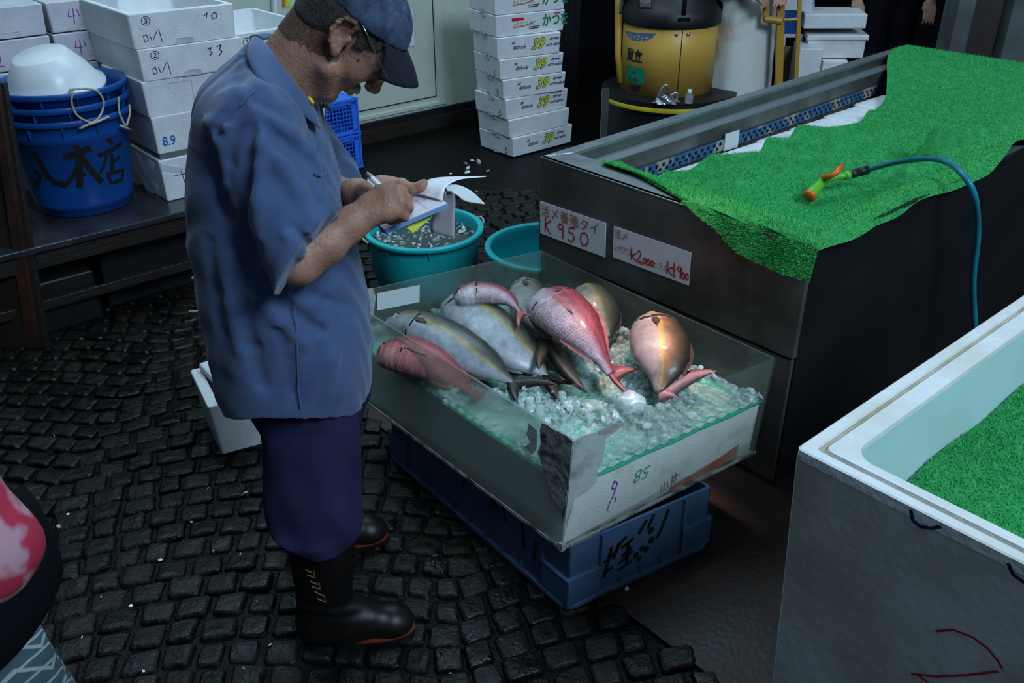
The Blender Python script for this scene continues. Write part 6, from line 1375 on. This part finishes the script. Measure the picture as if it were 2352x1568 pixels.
def ccut(P, v):
    q = (P-O_)@HR.T; rim = (q-np.array([-.054, 0, .023]))@rimn; f, s, u = q.T
    w = v+.0018*np.cos(np.arctan2(s, f)*6)**8; return np.maximum(w, -rim)
cp1, cq1 = CPS.mesh(.0034, (-.50, 1.68, 1.34), (-.08, 1.97, 1.64), ccut); cap_ = sdf_obj('cap', cp1, cq1, ['cap'], man); cap_['label'] = 'mottled blue-grey cloth cap with a navy peak'
mb = MB()
def visor(a, b):
    s = -.074+.148*a; n2 = (s/.074)**2; f0 = .094*math.sqrt(max(0, 1-(s/.0885)**2)); f1 = .080+.082*max(0, 1-(abs(s)/.0765)**2.0*.97)**.75; f = f0-.006+(f1-f0+.006)*b
    u = .061-.028*n2*b-.008*n2-.004*b-.016*b*b; return tuple(hd(f, s, u))
mb.grid(visor, 28, 12); mb.build('peak', ['visor'], cap_, smooth=True, solid=.0035)
gm = 'metal'
gl = empty('spectacles', Vector(hd(.10, 0, .0)), None, None); gl.parent = man; gl.location = Vector(hd(.10, 0, 0))-WL[man.name]
for s in (-1, 1):
    mb = MB(); mb.tube([hd(-.004, s*.084, .040), hd(.02, s*.0815, .036), hd(.06, s*.078, .027), hd(.100, s*.073, .018), hd(.106, s*.066, .016)], .0014, 8); mb.build('temple_arm', [gm], gl, smooth=True)
    mb = MB(); c = Vector(hd(.108, s*.034, .000)); ax = Vector(Fh); a_, b_ = Vector(Sh), Vector(Uh)
    ring_ = [c+a_*.027*math.cos(t*.2618)+b_*.018*math.sin(t*.2618)-ax*.006*abs(math.cos(t*.2618))*(1 if math.cos(t*.2618)*s > 0 else 0) for t in range(25)]; mb.tube(ring_, .0011, 6); mb.build('rim', [gm], gl, smooth=True)
    mb = MB(); mb.add([tuple(c)]+[tuple(p) for p in ring_[:24]], [(0, 1+i, 1+(i+1) % 24) for i in range(24)]); mb.build('lens', ['lens'], gl, smooth=True, solid=.0012)
mb = MB(); mb.tube([hd(.109, -.008, .004), hd(.113, 0, .008), hd(.109, .008, .004)], .0012, 6); mb.build('bridge', [gm], gl, smooth=True)
mq = B.march(823, 138, 1.2, 2.4)
if mq is not None: mb = MB(); mb.lathe(Vector(mq), [(.0028, -.001), (.0022, .0008), (0, .0012)], 10, ax=-Vector(ray(823, 138))); mb.build('mole', ['mole'], man, smooth=True)
for s in (-1, 1):
    mb = MB(); c = Vector(hd(.088, s*.031, -.002)); mb.tube([hd(.086, s*.018, -.005), hd(.0905, s*.031, -.003), hd(.084, s*.044, -.004)], .0011, 5); mb.build('eyelash', ['hair'], man)
    mb = MB(); mb.tube([hd(.100, s*.016, .022), hd(.101, s*.030, .027), hd(.090, s*.046, .024)], [.002, .0026, .0014], 6); mb.build('eyebrow', ['hair'], man)
# ------------------------------------------------------------------ pen and notepad
pa, pbn = D(846, 401, 1.842), D(946, 496, 1.868); pen = empty('pen', pa, 'white and grey ballpoint pen held in the man writing hand', 'pen'); pd = (pbn-pa); pL = pd.length; pd.normalize()
mb = MB(); mb.lathe(pa, [(.0055, .004), (.006, .010), (.006, pL*.8), (.004, pL*.92), (.001, pL)], 16, ax=pd); mb.build('barrel', ['white_pl'], pen, smooth=True)
mb = MB(); mb.lathe(pa, [(0, -.006), (.0042, -.005), (.0045, .002), (.0064, .004), (.0064, .008)], 16, ax=pd); mb.build('push_button', ['steel_top'], pen, smooth=True)
mb = MB(); sd = Vector((-.6, -.6, -.5)); sd = (sd-pd*sd.dot(pd)).normalized(); mb.tube([pa+sd*.006+pd*.004, pa+sd*.010+pd*.008, pa+sd*.009+pd*.04, pa+sd*.006+pd*.045], .0018, 8); mb.build('clip', ['white_pl'], pen, smooth=True)
npd = empty('notepad', Vector(pad(.5, .5, -.01)), 'open receipt pad with blue edge and flipped sheets held by the man', 'notepad')
def PB(a0, a1, b0, b1, h0, h1, m, name, par=npd, sol=0):
    mb = MB(); mb.hexa([pad(a0, b0, h0), pad(a1, b0, h0), pad(a1, b1, h0), pad(a0, b1, h0)], [pad(a0, b0, h1), pad(a1, b0, h1), pad(a1, b1, h1), pad(a0, b1, h1)]); return mb.build(name, [m], par)
PB(0, 1, 0, 1, -.010, -.001, 'padblue', 'page_block'); PB(.0, 1, .02, 1, -.001, .0002, 'pinkpage', 'top_page')
fp = plane_fn(Vector(pad(0, 0, .0006)), Vector(NR-NL), Vector(FL-NL)); wl = np.linalg.norm(NR-NL); hl = np.linalg.norm(FL-NL)
mb = MB()
for j in range(9): strokes(mb, [[(wl*.25, hl*(.12+.09*j)), (wl*.95, hl*(.12+.09*j))]], .0005, fp)
strokes(mb, [[(wl*.72, hl*.1), (wl*.72, hl*.9)]], .0006, fp); strokes(mb, [[(wl*.80, hl*.45), (wl*.82, hl*.5), (wl*.84, hl*.46)], [(wl*.86, hl*.48), (wl*.9, hl*.5)], [(wl*.6, hl*.7), (wl*.63, hl*.73)]], .0010, fp); mb.build('ruled_form', ['ink_purple'], npd)
def sheet(name, A_, B_, m, lab=None, th=.0006):
    a, b = bez([D(*p) for p in A_], 24), bez([D(*p) for p in B_], 24); mb = MB(); k = min(len(a), len(b)); n = 6
    for i in range(k):
        for j in range(n+1): mb.v.append(tuple(a[i].lerp(b[i], j/n)))
    for i in range(k-1):
        for j in range(n): o = i*(n+1)+j; mb.f.append((o, o+1, o+n+2, o+n+1)); mb.m.append(0)
    o = mb.build(name, [m], npd, smooth=True, solid=th)
    if lab: o['label'] = lab
sheet('flipped_sheet', [(935, 438, 1.925), (968, 420, 1.925), (995, 409, 1.93), (1040, 405, 1.94), (1118, 404, 1.95)], [(1016, 461, 1.855), (1020, 440, 1.862), (1030, 424, 1.88), (1060, 411, 1.91), (1116, 405.5, 1.948)], 'paper', 'white sheet curling up from the pad')
sheet('flipped_sheet', [(1024, 425, 1.885), (1050, 424, 1.90), (1082, 438, 1.905), (1114, 467, 1.90)], [(1026, 436, 1.88), (1050, 448, 1.89), (1070, 462, 1.895), (1113, 469, 1.90)], 'label_w', 'grey-white loose sheet hanging to the right')
sheet('card_back', [(1012, 458, 1.875), (1004, 446, 1.89), (1012, 440, 1.90), (1008, 455, 1.905), (993, 480, 1.90), (990, 534, 1.89)], [(1024, 452, 1.868), (1026, 440, 1.875), (1040, 440, 1.885), (1046, 460, 1.89), (1045, 500, 1.885), (1045, 549, 1.88)], 'greyboard', 'folded grey card back hanging under the pad')
sheet('flyer', [(928, 518, 1.858), (975, 494, 1.866), (1024, 470, 1.87)], [(948, 537, 1.862), (985, 505, 1.868), (1024, 473, 1.872)], 'flyer', 'yellow-green printed slip under the pad')
mb = MB(); mb.tube([D(962, 504, 1.858), D(985, 488, 1.86)], .0012, 5); mb.build('red_print', ['ink_red'], npd)
# ------------------------------------------------------------------ other people, partly in view
def figure(x, y, ang, ht, label, top, bottom, bend=0, arms=None, res=.009, skin='skin'):
    s_ = ht/1.65; root = empty('person', (x, y, 0), label, 'person'); ca, sa = math.cos(ang), math.sin(ang)
    def L(f, s, z): return np.array([x+(f*ca-s*sa)*s_, y+(f*sa+s*ca)*s_, z*s_])
    hr = np.array([[ca, sa, 0], [-sa, ca, 0], [0, 0, 1.]])
    A = SDF(); A.ell(L(.01, 0, 1.54), (.098*s_, .076*s_, .115*s_), hr, .02); A.ell(L(.055, 0, 1.48), (.045*s_, .045*s_, .055*s_), hr, .02); A.cap(L(.095, 0, 1.53), L(.112, 0, 1.505), .009, .012, .008); A.cap(L(-.01, 0, 1.47), L(-.02, 0, 1.36), .055*s_, .06*s_, .03)
    for s in (-1, 1): A.ell(L(.0, s*.08, 1.53), (.018, .008, .03), hr, .006); A.ell(L(.095, s*.03, 1.545), (.01, .013, .009), hr, .008, True)
    A.ell(L(-.01, 0, 1.20), (.11*s_, .165*s_, .20*s_), hr, .05); A.ell(L(0, 0, .95), (.115*s_, .155*s_, .16*s_), hr, .06)
    hs_ = []
    for i, s in enumerate((-1, 1)):
        sh, el, wr = arms[i] if arms else ((0, .2*s, 1.30), (-.03, .24*s, 1.04), (.10, .22*s, .84))
        A.chain([L(*sh), L(*el)], [.05*s_, .042*s_], .04); A.chain([L(*el), L(*wr)], [.042*s_, .027*s_], .02)
        w = L(*wr); d = w-L(*el); d /= np.linalg.norm(d); sd_ = np.cross(d, [0, 0, 1.]); sd_ /= (np.linalg.norm(sd_)+1e-6)
        for k in range(4): a = w+sd_*(k-1.5)*.02; A.chain([w, a+d*.085, a+d*.12-np.array([0, 0, .012]), a+d*.145-np.array([0, 0, .03])], [.018, .0115, .010, .008], .006, .012)
        A.chain([w, w+sd_*.035+d*.04, w+sd_*.045+d*.08], [.017, .012, .009], .008)
        A.chain([L(0, .09*s, .88), L(.01, .10*s, .48), L(-.01, .10*s, .09)], [.085*s_, .06*s_, .042*s_], .03); A.cap(L(-.02, .10*s, .05), L(.14, .10*s, .04), .042*s_, .034*s_, .03)
    p, q = A.mesh(res, (x-.45, y-.45, -.02), (x+.45, y+.45, ht+.1)); sdf_obj('body', p, q, [skin], root)
    C_ = SDF(); C_.ell(L(-.01, 0, 1.19), (.135*s_, .19*s_, .22*s_), hr, .05); C_.ell(L(0, 0, .97), (.135*s_, .175*s_, .15*s_), hr, .06)
    for i, s in enumerate((-1, 1)):
        sh, el, wr = arms[i] if arms else ((0, .2*s, 1.30), (-.03, .24*s, 1.04), (.10, .22*s, .84)); C_.chain([L(*sh), L(*el), L(*[el[j]+(wr[j]-el[j])*.75 for j in range(3)])], [.066*s_, .060*s_, .045*s_], .03)
    def cc(P, v): a, b, c = P.T; return np.maximum(v, 0*a+(.83*s_-c))+.003*np.sin(30*a+18*c+3*np.sin(20*b))
    p, q = C_.mesh(res, (x-.45, y-.45, .6), (x+.45, y+.45, ht), cc); sdf_obj('jacket', p, q, [top], root)
    E_ = SDF(); E_.ell(L(0, 0, .93), (.128*s_, .170*s_, .14*s_), hr, .04)
    for s in (-1, 1): E_.chain([L(0, .09*s, .88), L(.01, .10*s, .48), L(-.01, .10*s, .08)], [.10*s_, .08*s_, .068*s_], .03)
    p, q = E_.mesh(res, (x-.4, y-.4, .02), (x+.4, y+.4, 1.1*s_)); sdf_obj('trousers', p, q, [bottom], root)
    Hh = SDF(); Hh.ell(L(-.008, 0, 1.565), (.104*s_, .084*s_, .105*s_), hr, .01)
    def hc(P, v): q_ = (P-L(0, 0, 1.54))@hr.T; return np.maximum(v, np.maximum(q_[:, 0]-.05, -(q_[:, 2]+.05)))
    p, q = Hh.mesh(res*.7, (x-.2, y-.2, ht-.35), (x+.2, y+.2, ht+.12), hc); sdf_obj('hair', p, q, ['hair'], root)
    for s in (-1, 1):
        mb = MB(); mb.lathe(Vector(L(-.02, .10*s, 0)), [(.045, 0), (.055, .004), (.058, .20), (.075, .33), (.070, .335)], 20); K2 = [tuple(L(.06, .10*s, 0)), tuple(L(.06, .10*s, 0))]
        mb.tube([L(-.02, .10*s, .045), L(.10, .10*s, .045), L(.16, .10*s, .035)], [.048, .046, .034], 14); mb.build('boot', ['boot'], root, smooth=True)
    return root, L
ap = atY(1706, 100, 5.75)
aroot, L = figure(ap.x+.02, 5.85, R(-75), 1.66, 'person in dark clothes and a long stained white apron beyond the counter', 'cloth_dark', 'cloth_dark', arms=(((0, -.2, 1.30), (.02, -.26, 1.06), (.20, -.12, .98)), ((0, .2, 1.30), (.02, .26, 1.06), (.20, .12, .98))))
mb = MB(); nA = 40
ring_ = lambda z, rf, rs, wv: [tuple(L(rf*math.cos(a), rs*math.sin(a)*(1+wv*math.sin(a*7)), z)) for a in [R(-125+250*k/nA) for k in range(nA+1)]]
mb.loft([ring_(z, rf, rs, wv) for z, rf, rs, wv in ((.20, .20, .21, .06), (.35, .195, .205, .05), (.6, .185, .195, .03), (.85, .175, .185, .01), (1.02, .165, .19, 0), (1.25, .155, .16, 0), (1.34, .13, .10, 0))], cap=False, closed=False)
mb.build('apron', ['apron'], aroot, smooth=True, solid=.004)
dp = atY(2042, 60, 6.3); figure(dp.x, 6.35, R(-100), 1.70, 'dark-clothed person standing in shadow right of the far foam boxes', 'cloth_dark', 'cloth_dark')
# passer-by at the lower left edge: only elbow, bag and skirt are in the picture
M['floral'] = mat('red_floral_cloth', (.34, .015, .045), (.36, .20, .24), 11, .85, ramp=(.50, .56), detail=3)
m = bpy.data.materials.new('teal_check'); m.use_nodes = True; nt = m.node_tree; b = nt.nodes['Principled BSDF']; b.inputs['Roughness'].default_value = .85
tc = nt.nodes.new('ShaderNodeTexCoord'); col = None
mp = nt.nodes.new('ShaderNodeMapping'); mp.inputs['Rotation'].default_value = (R(20), R(35), 0); nt.links.new(tc.outputs['Object'], mp.inputs[0])
fac = []
for ax, sc, w in (('BANDS', 13, .90), ('BANDS', 13, .90)):
    wv = nt.nodes.new('ShaderNodeTexWave'); wv.wave_type = 'BANDS'; wv.bands_direction = 'X' if not fac else 'Z'; wv.inputs['Scale'].default_value = 13; wv.inputs['Distortion'].default_value = .8; nt.links.new(mp.outputs[0], wv.inputs['Vector'])
    mr = nt.nodes.new('ShaderNodeMapRange'); mr.inputs[1].default_value = .90; mr.inputs[2].default_value = .97; nt.links.new(wv.outputs['Fac'], mr.inputs[0]); fac.append(mr)
mx_ = nt.nodes.new('ShaderNodeMath'); mx_.operation = 'MAXIMUM'; nt.links.new(fac[0].outputs[0], mx_.inputs[0]); nt.links.new(fac[1].outputs[0], mx_.inputs[1])
cm = nt.nodes.new('ShaderNodeMix'); cm.data_type = 'RGBA'; nt.links.new(mx_.outputs[0], cm.inputs['Factor']); cm.inputs['A'].default_value = (.035, .075, .095, 1); cm.inputs['B'].default_value = (.26, .31, .31, 1); nt.links.new(cm.outputs['Result'], b.inputs['Base Color']); M['check'] = m
pp = Vector((-1.02, 1.00, 0))
proot, L = figure(pp.x, pp.y, R(80), 1.62, 'passer-by in a red flowered top with checked skirt, lower left edge', 'floral', 'cloth_dark', arms=(((0, -.2, 1.27), (-.03, -.35, .95), (.06, -.20, .86)), ((0, .2, 1.30), (-.03, .24, 1.04), (.10, .22, .84))), skin='skin_pale')
mb = MB(); nA = 48
mb.loft([[tuple(L((.17+.10*(1-t))*math.cos(a)*(1+.04*math.sin(a*9)), (.30+.02*(1-t))*math.sin(a)*(1+.04*math.sin(a*9)), .30+.46*t)) for a in [2*math.pi*k/nA for k in range(nA)]] for t in (0, .25, .5, .75, 1)], cap=False); mb.build('skirt', ['check'], proot, smooth=True, solid=.004)
bgp = D(2, 1335, 1.24); bg_ = empty('shoulder_bag', bgp, 'black shoulder bag hanging at the hip of the passer-by, lower left', 'bag')
mb = MB(); a = Vector((.02, .14, .05)); b = Vector((-.02, -.02, -.10))
mb.loft([[tuple(bgp+Vector((w*math.cos(t)*1.0, d_*math.sin(t), z))) for t in [2*math.pi*k/24 for k in range(24)]] for z, w, d_ in ((-.075, .03, .10), (-.065, .045, .125), (-.01, .045, .13), (.05, .030, .12), (.08, .016, .11))]); mb.build('bag_body', ['cloth_dark'], bg_, smooth=True)
mb = MB(); mb.tube(bez([bgp+Vector((-.02, .1, .07)), bgp+Vector((-.12, .08, .20)), bgp+Vector((-.22, .0, .50)), bgp+Vector((-.12, -.08, .20)), bgp+Vector((-.02, -.1, .07))], 30), .010, 8); mb.build('strap', ['cloth_dark'], bg_, smooth=True)
